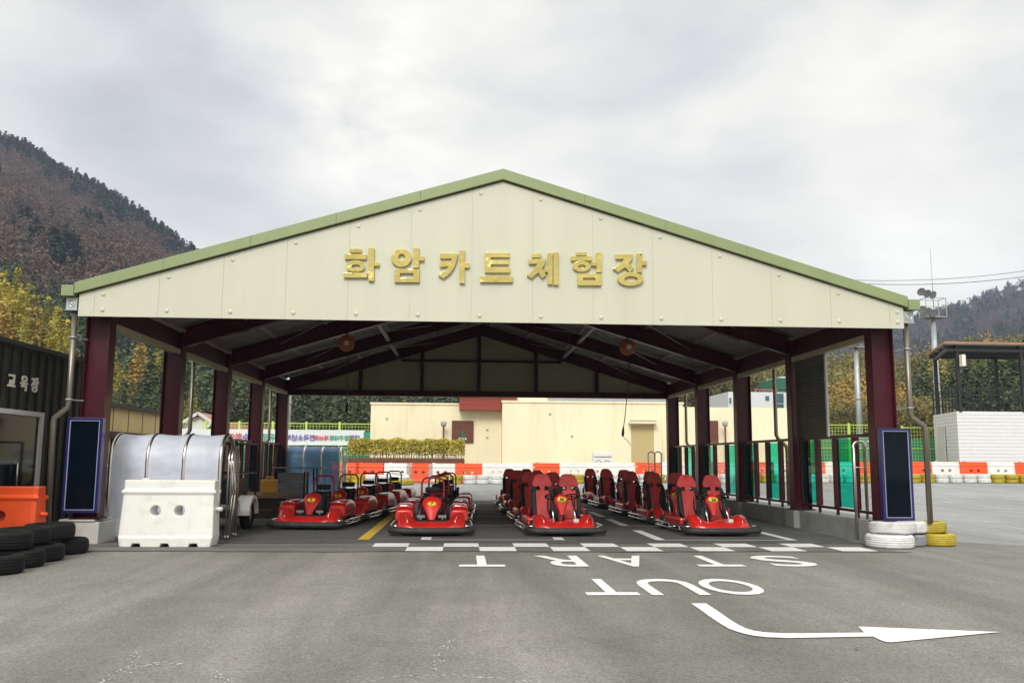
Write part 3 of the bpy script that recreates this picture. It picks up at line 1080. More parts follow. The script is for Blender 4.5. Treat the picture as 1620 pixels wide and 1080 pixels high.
for i, (a, c) in enumerate(zip(COLY[:-1], COLY[1:])):
    guard_rail(7.36, a + .34, c - .06, ['ctct', 'ctct', 'tct', 'ctct'][i], f'maroon railing with teal glass panes, {ORD[i]} bay from the front on the right')
for i, (a, c) in enumerate(zip(COLY[2:-1], COLY[3:])):
    guard_rail(-6.1, a + .34, c - .06, 'tctct', f'maroon railing with teal glass panes on the left side, {["beyond the third column", "in the rearmost bay"][i]}')

# rules board in the first right bay
t = thing('rules_board', 'dark rules board with rows of small text beside the second right column', 'board', (7.30, 17.35, 1.9))
MB().box(-.012, .012, 0, 1.55, .0, 1.72).build('panel', mat('board_olive', (.075, .08, .06), .6, var=.15), t)
b = MB()
random.seed(3)
for k in range(15):
    w = random.uniform(.75, 1.3)
    b.box(-.016, -.0125, .12, .12 + w, .42 + k * .072, .45 + k * .072)
b.build('text_rows', 'ink', t)
MB().box(-.02, .02, -.07, -.005, 0, 1.64).build('edge_post', 'whiteframe', t)

# blue lightbox panels on the front columns
def lightbox(px, label):
    xs = [V(*q, 14.9).x for q in px]
    x0, x1 = min(xs[0], xs[3]), max(xs[1], xs[2])
    zb, zt = V(*px[3], 14.9).z, V(*px[0], 14.9).z
    w, h = (x1 - x0), zt - zb
    t = thing('display_case', label, 'display case', ((x0 + x1) / 2, 14.9, zb), 0, 'blue display cases on the front columns')
    w2 = w / 2
    b = MB()
    b.box(-w2, -w2 + .045, 0, .12, 0, h)
    b.box(w2 - .045, w2, 0, .12, 0, h)
    b.box(-w2 + .046, w2 - .046, 0, .12, 0, .045)
    b.box(-w2 + .046, w2 - .046, 0, .12, h - .045, h)
    b.build('frame', 'bluepanel', t, bevel=.006)
    MB().box(-w2 + .048, w2 - .048, .02, .11, .048, h - .048).build('glass_front', 'darkglass', t)
    b = MB()
    a0, a1, c0, c1 = -w2 + .047, w2 - .047, .047, h - .047
    b.box(a0, a0 + .008, -.004, .018, c0, c1)
    b.box(a1 - .008, a1, -.004, .018, c0, c1)
    b.box(a0 + .0085, a1 - .0085, -.004, .018, c0, c0 + .008)
    b.box(a0 + .0085, a1 - .0085, -.004, .018, c1 - .008, c1)
    b.build('inner_trim', 'whiteline', t)


lightbox(((107, 660), (158, 660), (153, 811), (103, 811)), 'tall blue framed display case with dark glass on the left front column')
lightbox(((1392, 677), (1440, 676), (1448, 823), (1399, 823)), 'tall blue framed display case with dark glass on the right front column')
tag(MB().box(-6.62, -6.22, 16.35, 16.9, .37, 1.27).build('control_cabinet', 'galv', bevel=.02), 'grey green cabinet behind the left front column beside the film cover', 'cabinet')
tag(MB().tube([(-6.5, 16.33, 1.26), (-6.42, 16.32, 1.18), (-6.34, 16.32, .95), (-6.27, 16.32, .7), (-6.22, 16.32, .42)], .013, 6).build('cable', 'ink'), 'black cable hanging down the front of the grey green cabinet', 'cable')

# ------------------------------------------------------------------ gold sign
sign = thing('letter_sign', 'raised gold Korean lettering across the cream gable', 'sign', (0, 0, 0))


def zs(x, y):
    p = V(520 + x / 3, 370 + y / 3, FY - .03)
    return (p.x, p.z)


def rect(x0, y0, x1, y1):
    return [(x0, y0), (x1, y0), (x1, y1), (x0, y1)]


def oval(cx, cy_, rx, ry):
    return [(cx + rx * math.cos(2 * math.pi * i / 36), cy_ + ry * math.sin(2 * math.pi * i / 36)) for i in range(36)]


GL = [
    [[rect(103, 72, 155, 90)], [rect(78, 98, 178, 121)], [oval(128, 155, 43, 28), oval(130, 156, 22, 10)], [rect(118, 180, 138, 187)], [rect(72, 187, 182, 208)],
     [[(190, 68), (215, 68), (215, 138), (240, 138), (240, 153), (215, 153), (215, 224), (190, 224)]]],
    [[oval(345, 115, 47, 42), oval(347, 113, 17, 17)], [[(403, 68), (428, 68), (428, 108), (453, 108), (453, 128), (428, 128), (428, 161), (403, 161)]],
     [rect(313, 170, 430, 230), rect(338, 187, 403, 212)]],
    [[[(530, 95), (612, 95), (608, 125), (596, 158), (576, 188), (543, 213), (522, 198), (552, 176), (570, 155), (528, 158), (528, 136), (580, 132), (584, 118), (530, 118)]],
     [[(622, 80), (645, 80), (645, 140), (668, 140), (668, 161), (645, 161), (645, 235), (622, 235)]]],
    [[[(742, 92), (858, 92), (858, 112), (768, 112), (768, 127), (854, 127), (854, 146), (768, 146), (768, 163), (860, 163), (860, 185), (742, 185)]], [rect(720, 203, 873, 230)]],
    [[rect(965, 95, 1008, 114)], [[(950, 121), (1030, 121), (1026, 143), (1012, 163), (1022, 180), (1030, 196), (1012, 212), (994, 184), (962, 212), (942, 198), (972, 170), (990, 143), (950, 143)]],
     [[(1040, 92), (1061, 92), (1061, 240), (1040, 240), (1040, 182), (1022, 182), (1024, 162), (1040, 162)]], [rect(1067, 90, 1090, 243)]],
    [[rect(1175, 88, 1222, 104)], [rect(1150, 108, 1248, 128)], [oval(1200, 155, 42, 25), oval(1201, 156, 19, 9)],
     [[(1270, 90), (1295, 90), (1295, 183), (1270, 183), (1270, 152), (1246, 152), (1246, 134), (1270, 134)]], [rect(1182, 192, 1293, 245), rect(1205, 209, 1265, 224)]],
    [[[(1362, 98), (1442, 98), (1440, 120), (1424, 142), (1446, 164), (1428, 182), (1406, 160), (1372, 182), (1350, 166), (1384, 144), (1402, 120), (1362, 120)]],
     [[(1462, 95), (1486, 95), (1486, 130), (1508, 130), (1508, 149), (1486, 149), (1486, 184), (1462, 184)]], [oval(1432, 215, 61, 32), oval(1434, 215, 32, 13)]],
]
for g in GL:
    b = MB()
    for loops in g:
        b.fill([[zs(*q) for q in lp] for lp in loops], .05, 'y', FY - .03, bevel=.003)
    b.build('letter', 'gold', sign)


# ------------------------------------------------------------------ karts
def num_text(b, txt, size, at):
    b.text(txt, size, .004, 'y', at, offset=.004)


def fairing(w, zc, ze_, y0, ends=.3):
    """Low front cowl: dips in the middle, swells into two rounded ends."""
    b = MB()
    prof = [(0, 0), (.0, .25), (.05, .55), (.16, .86), (.30, 1.0), (.42, .98), (.46, .8), (.46, .0)]
    nu = 29

    def fn(u, v):
        k = int(round(u * (len(prof))))
        k %= len(prof)
        x = (v * 2 - 1)
        ax = abs(x)
        sm_ = min(max((ax - .45) / ends, 0), 1)
        sm_ = sm_ * sm_ * (3 - 2 * sm_)
        top = zc + (ze_ - zc) * sm_
        rnd = max(0, (ax - .90) / .10)
        top = .1 + (top - .1) * (1 - .22 * rnd ** 2)
        p = prof[k]
        y = y0 + p[0] + .14 * ax ** 3 + (.06 * sm_ if k in (2, 3, 4) else 0) + .05 * rnd ** 2
        return (x * w / 2, y, .10 + (top - .10) * p[1])
    b.grid(fn, len(prof), nu, wrap_u=True)
    n = len(prof)
    b.f.append(tuple(range(n)))
    b.f.append(tuple(range((nu - 1) * n, nu * n))[::-1])
    b.sm += [False, False]
    return b


def cone_pts(u, v, z0, z1, w, yb, yt, bulge):
    """Heart shaped steering cowl, wide and rounded at the top, narrow below."""
    half = w / 2 * ((.34 + .66 * min(1, v / .62) ** 1.2) if v < .62 else math.sqrt(max(0, 1 - ((v - .62) / .38) ** 2.4)))
    a = 2 * math.pi * u
    x = half * math.cos(a)
    y = yb + (yt - yb) * v - bulge * math.sin(a) * (half / (w / 2)) ** .5 * (1.0 if math.sin(a) > 0 else .35)
    return (x, y, z0 + (z1 - z0) * v)


def wheel(parent, x, y, r, w):
    b = MB()
    h = w / 2
    b.lathe([(r * .55, -h), (r * .9, -h), (r, -h * .6), (r, h * .6), (r * .9, h), (r * .55, h)], (x, y, r), 'x', 20)
    o = b.build('wheel', 'rubber', parent)
    MB().lathe([(.0, -h * .7), (r * .54, -h * .8), (r * .54, h * .8), (.0, h * .7)], (x, y, r), 'x', 16, closed=False).build('rim', 'galv', o)


def bumper_and_rails(t, w, l):
    hw, hl = w / 2, l / 2
    pts = [(-hw, -hl + .28, .105), (-hw + .01, -hl + .16, .10), (-hw + .07, -hl + .06, .10), (-hw + .2, -hl + .015, .10), (0, -hl - .03, .10),
           (hw - .2, -hl + .015, .10), (hw - .07, -hl + .06, .10), (hw - .01, -hl + .16, .10), (hw, -hl + .28, .105)]
    MB().tube(pts, .058, 12).build('bumper', 'rubber', t)
    for s_ in (-1, 1):
        b = MB()
        for z in (.09, .17):
            b.tube([(s_ * (hw - .12), -hl + .22, z), (s_ * (hw - .02), -hl + .30, z), (s_ * (hw + .01), -hl + .42, z), (s_ * (hw + .01), hl - .25, z), (s_ * (hw - .04), hl - .1, z), (s_ * (hw - .2), hl - .02, z)], .017, 8)
        for y in (-hl + .5, .0, hl - .4):
            b.tube([(s_ * (hw + .01), y, .09), (s_ * (hw + .01), y, .17)], .013, 6)
            b.tube([(s_ * (hw + .0), y, .11), (s_ * .4, y, .11)], .013, 6)
        b.build('side_rail', 'chrome', t)
    MB().tube([(-hw + .2, hl - .02, .13), (0, hl + .03, .13), (hw - .2, hl - .02, .13)], .05, 10).build('rear_bumper', 'rubber', t)
    MB().box(-hw + .2, hw - .2, -hl + .3, hl - .2, .06, .085).build('floor_pan', 'black', t)


def make_single(label, num):
    t = thing('single_seat_kart', label, 'kart', (0, 0, 0), 0, 'red single seat karts parked in two rows')
    w, l = 1.5, 2.0
    bumper_and_rails(t, w, l)
    f = fairing(1.26, .255, .40, -l / 2 + .06).build('front_fairing', 'kred', t)
    for s_ in (-1, 1):
        b = MB()
        b.tube([(s_ * .45, -.83, .20), (s_ * .44, -.80, .27), (s_ * .47, -.755, .34), (s_ * .53, -.72, .385)], .007, 6)
        b.build('highlight_arc', 'chrome', f)  # chrome tube shaped as the curved reflection on the fairing end
    b = MB()
    b.grid(lambda u, v: cone_pts(u, v, .27, .71, .36, -.60, -.30, .08), 24, 14, wrap_u=True)
    c = b.build('nose_cone', 'kred', t)
    b = MB()
    b.lathe([(.0, -.006), (1, -.006), (1, .006), (.0, .006)], (0, 0, 0), 'y', 24, closed=False)
    rot = Matrix.Rotation(R(-34), 3, 'X')
    b.warp(lambda v: rot @ Vector((v.x * .088, v.y, v.z * .047)) + Vector((0, -.475, .565)))
    b.build('number_plate', 'plate', c)
    b = MB()
    num_text(b, num, .085, (0, -.009, 0))
    b.warp(lambda v: rot @ Vector(v) + Vector((0, -.476, .565)))
    b.build('number', 'ink', c)
    for s_ in (-1, 1):                                     # side pods over the wheels
        b = MB()

        def pod(u, v, s_=s_):
            a = 2 * math.pi * u
            rx, rz = .165, .175
            ca, sa = math.cos(a), math.sin(a)
            sq = lambda q: math.copysign(abs(q) ** .45, q)
            k = 1 - .55 * max(0, (v - .8) / .2) ** 2 - .5 * max(0, (.12 - v) / .12) ** 2
            return (s_ * (.52 + rx * sq(ca)), -.42 + v * 1.05, .33 + rz * sq(sa) * k + .05 * math.sin(v * 3.0))
        b.grid(pod, 20, 12, wrap_u=True)
        n = 20
        b.f += [tuple(range(n)), tuple(range(11 * n, 12 * n))[::-1]]
        b.sm += [False, False]
        p = b.build('side_pod', 'kred', t)
        MB().tube([(s_ * .36, -.432, .50), (s_ * .45, -.435, .525), (s_ * .58, -.435, .525), (s_ * .68, -.428, .49)], .012, 6).build('pod_trim', 'chrome', p)
    wheel(t, -.5, -.62, .13, .13)
    wheel(t, .5, -.62, .13, .13)
    wheel(t, -.52, .68, .14, .2)
    wheel(t, .52, .68, .14, .2)
    b = MB()
    for s_ in (-1, 1):
        b.box(s_ * .2 - .075, s_ * .2 + .075, -.56, -.545, .31, .36)
        b.tube([(s_ * .2, -.55, .1), (s_ * .2, -.553, .31)], .012, 6)
    b.build('pedal', 'grey', t)
    b = MB()
    rot2 = Matrix.Rotation(R(-52), 3, 'X')
    ring = [rot2 @ Vector((.13 * math.cos(a), 0.13 * math.sin(a), 0)) + Vector((0, -.17, .60)) for a in [2 * math.pi * i / 22 for i in range(22)]]
    b.tube(ring, .014, 8, closed=True)
    b.tube([ring[0], (0, -.17, .595), ring[11]], .011, 6)
    b.tube([(0, -.17, .595), (0, -.5, .3)], .018, 8)
    b.build('steering_wheel', 'black', t)
    b = MB()                                               # seat bucket
    def seat(u, v):
        x = (u * 2 - 1)
        if v < .5:
            y, z = -.10 + v * .8, .20 + .02 * math.cos(v * 6)
        else:
            y, z = .30 + (v - .5) * .30, .20 + (v - .5) * .98
        z += .10 * abs(x) ** 2.5 * (1 if v < .5 else .2)
        y -= .10 * abs(x) ** 2.5 * (1 if v > .5 else 0)
        return (x * .19, y, z)
    b.grid(seat, 11, 13)
    o = b.build('seat', 'black', t)
    MB().box(-.185, .185, .47, .50, .50, .70).build('back_panel', 'seatred', t, bevel=.012)
    o.modifiers.new('solid', 'SOLIDIFY').thickness = .035
    MB().tube([(-.22, .44, .16), (-.22, .50, .55), (-.22, .52, .92), (-.19, .525, .995), (-.13, .528, 1.03), (.13, .528, 1.03), (.19, .525, .995), (.22, .52, .92), (.22, .50, .55), (.22, .44, .16)], .021, 10).build('roll_bar', 'kred2', t)
    b = MB()
    for s_ in (-1, 1):
        b.tube([(s_ * .30, .45, .2), (s_ * .30, .0, .2), (s_ * .26, -.45, .2), (s_ * .2, -.62, .2)], .022, 8)
        b.tube([(s_ * .30, .1, .2), (s_ * .26, .35, .5), (s_ * .22, .47, .62)], .016, 8)
    b.box(-.28, .28, -.66, -.62, .12, .28)
    b.build('frame', 'black', t)
    b = MB()
    b.box(-.15, .15, .44, .53, .74, .85)
    b.build('head_pad', 'black', t, bevel=.03)
    b = MB()
    b.box(-.36, -.06, .62, .92, .12, .40)
    b.box(.08, .36, .60, .9, .14, .46)
    b.tube([(.36, .75, .35), (.45, .85, .3), (.45, .95, .28)], .035, 8)
    for k in range(5):
        b.box(-.345, -.075, .645, .895, .41 + k * .025, .42 + k * .025)
    b.build('engine', 'grey', t, bevel=.02)
    MB().tube([(.31, -.35, .2), (.31, -.30, .62)], .03, 8).sphere((.31, -.30, .64), .04).build('lever', 'black', t)
    return t


def bucket_seat(t, x0, y0):
    """Reclined sports seat with wings and two belt slots under the headrest."""
    tilt = lambda v: Vector((v.x + x0, v.y + y0 + (v.z - .25) * .30, v.z))
    out_ = [(-.17, .22), (.17, .22), (.20, .40), (.205, .62), (.215, .74), (.205, .82), (.165, .885), (.165, .93), (.15, 1.02), (.12, 1.085), (.07, 1.105),
            (-.07, 1.105), (-.12, 1.085), (-.15, 1.02), (-.165, .93), (-.165, .885), (-.205, .82), (-.215, .74), (-.205, .62), (-.20, .40)]
    sl = lambda s_: [(s_ * .045, .82), (s_ * .10, .805), (s_ * .135, .835), (s_ * .125, .865), (s_ * .06, .885)]
    b = MB().fill([out_, sl(1), sl(-1)], .07, 'y', 0, bevel=.012)
    b.warp(lambda v: tilt(Vector((v.x, v.y - .25 * abs(v.x) ** 1.5 * (1 if v.z < .9 else .4), v.z))))
    s_ = b.build('seat', 'black', t)
    hr = [(-.032, .785), (.032, .785), (.036, .85), (.06, .895), (.13, .875), (.175, .885), (.192, .92), (.168, .99), (.13, 1.075), (.075, 1.11), (-.075, 1.11), (-.13, 1.075), (-.168, .99), (-.192, .92), (-.175, .885), (-.13, .875), (-.06, .895), (-.036, .85)]
    b = MB().fill([hr], .05, 'y', -.05, bevel=.012)
    b.warp(lambda v: tilt(Vector((v.x, v.y + .10 * abs(v.x), v.z))))
    b.build('headrest', 'seatred', s_)
    b = MB().fill([[(-.12, .26), (.12, .26), (.135, .5), (.14, .7), (.125, .785), (-.125, .785), (-.14, .7), (-.135, .5)]], .06, 'y', -.045, bevel=.02)
    b.warp(tilt)
    b.build('back_pad', 'seatred', s_)
    for q in (-1, 1):
        b = MB().fill([[(q * .15, .30), (q * .195, .36), (q * .205, .6), (q * .20, .76), (q * .16, .78), (q * .155, .5)]], .10, 'y', -.07, bevel=.02)
        b.warp(tilt)
        b.build('bolster', 'black', s_)
    MB().box(x0 - .2, x0 + .2, y0 - .42, y0 + .02, .16, .26).build('seat_cushion', 'seatred', s_, bevel=.04)
    MB().tube([(x0 + .1, y0 + .14, .84), (x0 + .11, y0 + .08, .7), (x0 + .09, y0 - .02, .45), (x0 + .14, y0 - .1, .28)], .02, 6).build('belt', 'black', s_)


def make_twin(label, num):
    t = thing('twin_seat_kart', label, 'kart', (0, 0, 0), 0, 'red twin seat karts parked in two rows')
    w, l = 1.46, 2.3
    bumper_and_rails(t, w, l)
    f = fairing(1.16, .255, .375, -l / 2 + .06, ends=.26).build('front_fairing', 'kred', t)
    for s_ in (-1, 1):
        MB().tube([(s_ * .42, -.97, .20), (s_ * .41, -.94, .27), (s_ * .44, -.9, .33), (s_ * .50, -.86, .365)], .007, 6).build('highlight_arc', 'chrome', f)  # reflection on each fairing end, modelled as a thin chrome tube
    b = MB()
    b.grid(lambda u, v: cone_pts(u, v, .36, .76, .28, -.52, -.42, .07), 24, 14, wrap_u=True)
    b.tube([(0, -.45, .4), (0, -.40, .1)], .03, 8)
    c = b.build('number_console', 'kred', t)
    b = MB()
    b.lathe([(.0, -.006), (1, -.006), (1, .006), (.0, .006)], (0, 0, 0), 'y', 24, closed=False)
    rot = Matrix.Rotation(R(-12), 3, 'X')
    b.warp(lambda v: rot @ Vector((v.x * .092, v.y, v.z * .05)) + Vector((0, -.525, .645)))
    b.build('number_plate', 'plate', c)
    b = MB()
    num_text(b, num, .085, (0, -.009, 0))
    b.warp(lambda v: rot @ Vector(v) + Vector((0, -.526, .645)))
    b.build('number', 'ink', c)
    for s_ in (-1, 1):
        bucket_seat(t, s_ * .27, .12)
        b = MB()
        rot2 = Matrix.Rotation(R(-24), 3, 'X')
        cx_ = s_ * .21 if s_ > 0 else s_ * .18
        ctr = Vector((cx_, -.40, .70))
        ring = [rot2 @ Vector((.125 * math.cos(a), .125 * math.sin(a), 0)) + ctr for a in [2 * math.pi * i / 22 for i in range(22)]]
        b.tube(ring, .014, 8, closed=True)
        b.tube([ring[0], ctr, ring[11]], .011, 6)
        b.tube([ctr, ring[16]], .011, 6)
        b.lathe([(.0, -.01), (.035, -.01), (.035, .015), (.0, .015)], tuple(ctr), 'z', 12, closed=False)
        o = b.build('steering_wheel', 'black', t)
        MB().tube([tuple(ctr), (cx_ + .02 * s_, -.78, .24)], .013, 8).build('steering_column', 'chrome', o)
    MB().box(.17, .27, -.86, -.78, .24, .30).build('pedal_box', 'whiteframe', t, bevel=.01)
    MB().tube([(-.03, -.3, .12), (-.07, -.42, .2), (-.1, -.5, .34), (-.08, -.44, .5), (-.06, -.36, .56)], .03, 8).build('hose', 'black', t)
    for s_ in (-1, 1):
        b = MB()
        b.box(s_ * .58 - .07, s_ * .58 + .07, -.42, .55, .14, .30)
        b.build('side_pod', 'kred', t, bevel=.04)
        MB().tube([(s_ * .55, .1, .3), (s_ * .55, .12, .45), (s_ * .5, .3, .46), (s_ * .5, .32, .3)], .018, 8).build('arm_rail', 'kred2', t)
    for x, y, r, ww in ((-.55, -.66, .14, .14), (.55, -.66, .14, .14), (-.55, .80, .15, .2), (.55, .80, .15, .2)):
        wheel(t, x, y, r, ww)
    b = MB()
    b.box(-.3, .3, .62, .98, .14, .42)
    for k in range(5):
        b.box(-.28, -.02, .66, .94, .43 + k * .025, .44 + k * .025)
    b.build('engine', 'grey', t, bevel=.02)
    b = MB()
    b.tube([(-.45, .55, .15), (-.45, .56, .52), (-.4, .56, .56), (.4, .56, .56), (.45, .56, .52), (.45, .55, .15)], .018, 8)
    b.build('rear_hoop', 'kred2', t)
    return t


def set_number(k, num):
    """Give a copied kart its own number."""
    for c in k.children:
        for n in c.children:
            if n.name.startswith('number') and not n.name.startswith('number_p'):
                b = MB()
                num_text(b, num, .085, (0, -.009, 0))
                if k.name.startswith('single'):
                    rot = Matrix.Rotation(R(-34), 3, 'X')
                    b.warp(lambda v: rot @ Vector(v) + Vector((0, -.476, .565)))
                else:
                    rot = Matrix.Rotation(R(-12), 3, 'X')
                    b.warp(lambda v: rot @ Vector(v) + Vector((0, -.526, .645)))
                me = bpy.data.meshes.new('number')
                me.from_pydata(b.v, [], b.f)
                me.materials.append(MT['ink'])
                n.data = me


POS = ['front', 'second', 'third', 'fourth', 'rearmost']
s0 = None
for i, (x, y, a, num) in enumerate(((-2.98, 19.0, -6, '2'), (-2.72, 21.1, -7, '5'), (-2.45, 23.2, -6, '9'), (-2.28, 25.3, -8, '4'), (-2.1, 27.4, -6, '8'))):
    lab = f'red single seat kart left of the yellow line, {POS[i]} in its row'
    if s0 is None:
        s0 = make_single(lab, num)
        s0.location, s0.rotation_euler = (x, y, .006), (0, 0, R(a))
    else:
        k = dup(s0, (x, y, .006), R(a), lab)
        set_number(k, num)
for i, (x, y, a, num) in enumerate(((-.54, 17.55, 1, '7'), (-.50, 19.75, -1.5, '3'), (-.42, 21.9, -2, '6'), (-.36, 24.1, -2, '1'))):
    k = dup(s0, (x, y, .006), R(a), f'red single seat kart just right of the yellow line, {POS[i] if i < 3 else "rearmost"} in its row')
    set_number(k, num)
t0 = None
for i, (x, y, a, num) in enumerate(((1.93, 17.75, 3, '30'), (1.90, 20.6, 2, '27'), (1.83, 24.1, 0, '22'), (1.83, 28.0, 2, '31'))):
    lab = f'red kart with two bucket seats, {POS[i] if i < 3 else "rearmost"} in the middle row'
    if t0 is None:
        t0 = make_twin(lab, num)
        t0.location, t0.rotation_euler = (x, y, .006), (0, 0, R(a))
    else:
        k = dup(t0, (x, y, .006), R(a), lab)
        set_number(k, num)
for i, (x, y, a, num) in enumerate(((4.90, 17.8, 4, '24'), (4.82, 20.5, 3, '29'), (4.80, 23.3, 2, '21'), (4.75, 26.9, 2, '26'), (4.72, 30.2, 1, '28'))):
    k = dup(t0, (x, y, .006), R(a), f'red kart with two bucket seats, {POS[i]} in the row beside the glass railing')
    set_number(k, num)


# ------------------------------------------------------------------ water barriers
def barrier_mesh(w=1.5, h=1.04):
    prof = [(.24, 0), (.24, .14), (.23, .16), (.222, .18), (.16, .81), (.18, .84), (.18, .875), (.14, .90), (.135, 1.04)]
    full = prof + [(-d, z) for d, z in prof[::-1]]
    b = MB()
    xs = [0, .02, .05, .95, .98, 1]
    n = len(full)
    vs = []
    for q in xs:
        for d, z in full:
            e = 1.0 if .04 < q < .96 else (.96 if .01 < q < .99 else .90)
            hw = w / 2 * (1 - .035 * min(z, .81) / .81) * (.95 if z < .01 else 1)
            x = (q * 2 - 1) * (hw if z < .82 or z > .885 else hw + .035)
            vs.append((x, d * e, z * h / 1.04))
    fs = []
    for i in range(len(xs) - 1):
        for k in range(n):
            l = (k + 1) % n
            fs.append((i * n + k, i * n + l, (i + 1) * n + l, (i + 1) * n + k))
    fs += [tuple(range(n)), tuple(range((len(xs) - 1) * n, len(xs) * n))[::-1]]
    b.add(vs, fs)
    o = b.build('cut_body', 'bwhite')
    c = MB()
    for x in (-.19, .19):
        c.lathe([(0, -.4), (.10, -.4), (.082, -.14), (.075, 0), (.082, .14), (.10, .4), (0, .4)], (x, 0, .56 * h / 1.04), 'y', 20, closed=False)
    for x in (-.45, 0, .45):
        c.prism([(x - .09, -.05), (x + .09, -.05), (x + .06, .055), (x - .06, .055)], 'y', -.5, .5)
    co = c.build('cutter', 'bwhite')
    md = o.modifiers.new('cut', 'BOOLEAN')
    md.operation, md.object, md.solver = 'DIFFERENCE', co, 'EXACT'
    bv = o.modifiers.new('bevel', 'BEVEL')
    bv.width, bv.segments, bv.limit_method, bv.angle_limit = .014, 2, 'ANGLE', R(28)
    dg = bpy.context.evaluated_depsgraph_get()
    me = bpy.data.meshes.new_from_object(o.evaluated_get(dg))
    me.name = 'barrier_body'
    bpy.data.objects.remove(o)
    bpy.data.objects.remove(co)
    return me


B_ME = barrier_mesh()
B_OR = B_ME.copy()
B_ME.materials.clear()
B_ME.materials.append(MT['bwhite'])
B_OR.materials.clear()
B_OR.materials.append(MT['borange'])
LUG = {}


def barrier(loc, rz, white, label, sx=1.0):
    t = thing('water_barrier', label, 'barrier', loc, rz, 'plastic water barriers round the track')
    o = bpy.data.objects.new('body', B_ME if white else B_OR)
    COL.objects.link(o)
    o.parent = t
    k = 'bwhite' if white else 'borange'
    for nm, mk in (('filler_cap', lambda: MB().lathe([(0, 1.04), (.07, 1.04), (.07, 1.065), (0, 1.07)], (-.42, 0, 0), 'z', 16, closed=False)),
                   ('connector_lug', lambda: MB().lathe([(0, -.09), (.035, -.09), (.035, .09), (0, .09)], (.735, 0, .58), 'x', 12, closed=False))):
        if (nm, k) not in LUG:
            LUG[nm, k] = mk().build(nm, k, t)
        else:
            c = LUG[nm, k].copy()
            COL.objects.link(c)
            c.parent = t
    t.scale = (sx, 1, 1 if sx > .98 else .91)
    return t


barrier((-4.64, 14.76, .006), 0, True, 'large white water barrier in front of the film covered hoops', .985)
barrier((-7.1, 14.15, .006), 0, False, 'orange water barrier against the black wall behind the black tyres', .97)
barrier((-7.85, 13.55, .006), R(35), True, 'white water barrier cut by the left edge of the photo beside the orange one')
seq = [(548, 0), (584, 0), (631, 1), (664, 0), (699, 1), (741, 0), (785, 1), (824, 1), (863, 0), (907, 1), (950, 1), (986, 1), (1024, 0), (1066, 1), (1102, 1), (1138, 0), (1174, 1), (1208, 0), (1245, 1),
       (1285, 0), (1326, 1), (1372, 0), (1418, 1), (1464, 0), (1494, 1), (1539, 0), (1582, 1), (1626, 0)]
nw = no = 0
for px, wh in seq:
    Y = 44.2 if px < 1070 else 44.2 - (px - 1070) * .0025
    x = V(px, 740, Y).x
    if wh:
        nw += 1
        lab = f'white water barrier far across the track, {ORD[nw - 1]} white one from the left'
    else:
        no += 1
        lab = f'orange water barrier far across the track, {ORD[no - 1]} orange one from the left'
    barrier((x, Y, gz(x, Y)), 0, bool(wh), lab, .97)


# ------------------------------------------------------------------ tyres
def tyre_mesh(m):
    b = MB()
    prof = [(.19, .0), (.21, .012), (.27, .0), (.295, .015), (.308, .045), (.303, .05), (.311, .058), (.311, .075), (.304, .08), (.312, .088), (.312, .11), (.305, .115), (.311, .122), (.311, .14), (.303, .146), (.308, .152),
            (.295, .182), (.27, .198), (.21, .186), (.19, .198), (.185, .17), (.2, .1), (.185, .03)]
    b.lathe(prof, (0, 0, 0), 'z', 32)
    o = b.build('tyre', m)
    me = o.data
    bpy.data.objects.remove(o)
    return me


TY = {k: tyre_mesh(k) for k in ('tyre', 'tyre_w', 'tyre_y', 'tyre_g')}


def tyre(k, loc, s, label, tilt=(0, 0), group='painted tyres edging the track'):
    o = bpy.data.objects.new('tyre', TY[k])
    COL.objects.link(o)
    o.location = loc
    o.scale = s if isinstance(s, tuple) else (s, s, s)
    o.rotation_euler = (tilt[0], tilt[1], random.uniform(0, 6))
    return tag(o, label, 'tyre', group)


gB = 'black tyres stacked by the left wall'
ss = (1.1, 1.1, 1.12)
bot = [(-5.62, 11.30), (-5.68, 11.98), (-5.74, 12.68), (-5.80, 13.62)]
for i, (x, y) in enumerate(bot):
    tyre('tyre', (x, y, .006), ss, f'black tyre in the bottom layer by the left wall, {ORD[i]} from the camera', group=gB)
top = [(-5.84, 11.05), (-5.80, 11.85), (-5.88, 12.55), (-5.90, 13.36)]
for i, (x, y) in enumerate(top):
    tyre('tyre', (x, y, .235), ss, f'black tyre in the top layer by the left wall, {ORD[i]} from the camera', (random.uniform(-.02, .02), random.uniform(-.02, .02)), gB)
tyre('tyre_w', (7.13, 14.62, .006), (1.24, 1.24, 1.1), 'clean white tyre lying at the foot of the right stack')
tyre('tyre_w', (7.26, 14.76, .222), (1.22, 1.22, 1.0), 'scuffed white tyre on top of the stack in front of the right display case', (.02, .03))
tyre('tyre_w', (7.66, 15.02, .222), (1.0, 1.0, .95), 'smaller white tyre on the grey tyre behind the scuffed white one')
tyre('tyre_g', (7.60, 14.98, .006), (1.05, 1.05, .98), 'worn grey tyre at the bottom of the stack between white and yellow')
tyre('tyre_y', (8.14, 14.98, .006), (.95, .95, 1.05), 'yellow tyre at the bottom right end of the right stack')
tyre('tyre_y', (8.05, 15.08, .216), (.95, .95, .95), 'yellow tyre on top at the right end of the right stack', (.02, -.02))
tyre('tyre_y', (8.02, 16.3, .36), (.6, .6, .6), 'small yellow tyre peeping up behind the right display case pipe')
tyre('tyre_y', (8.05, 16.2, .006), (.95, .95, 1.8), 'yellow tyre on the ground behind the right tyre stack')
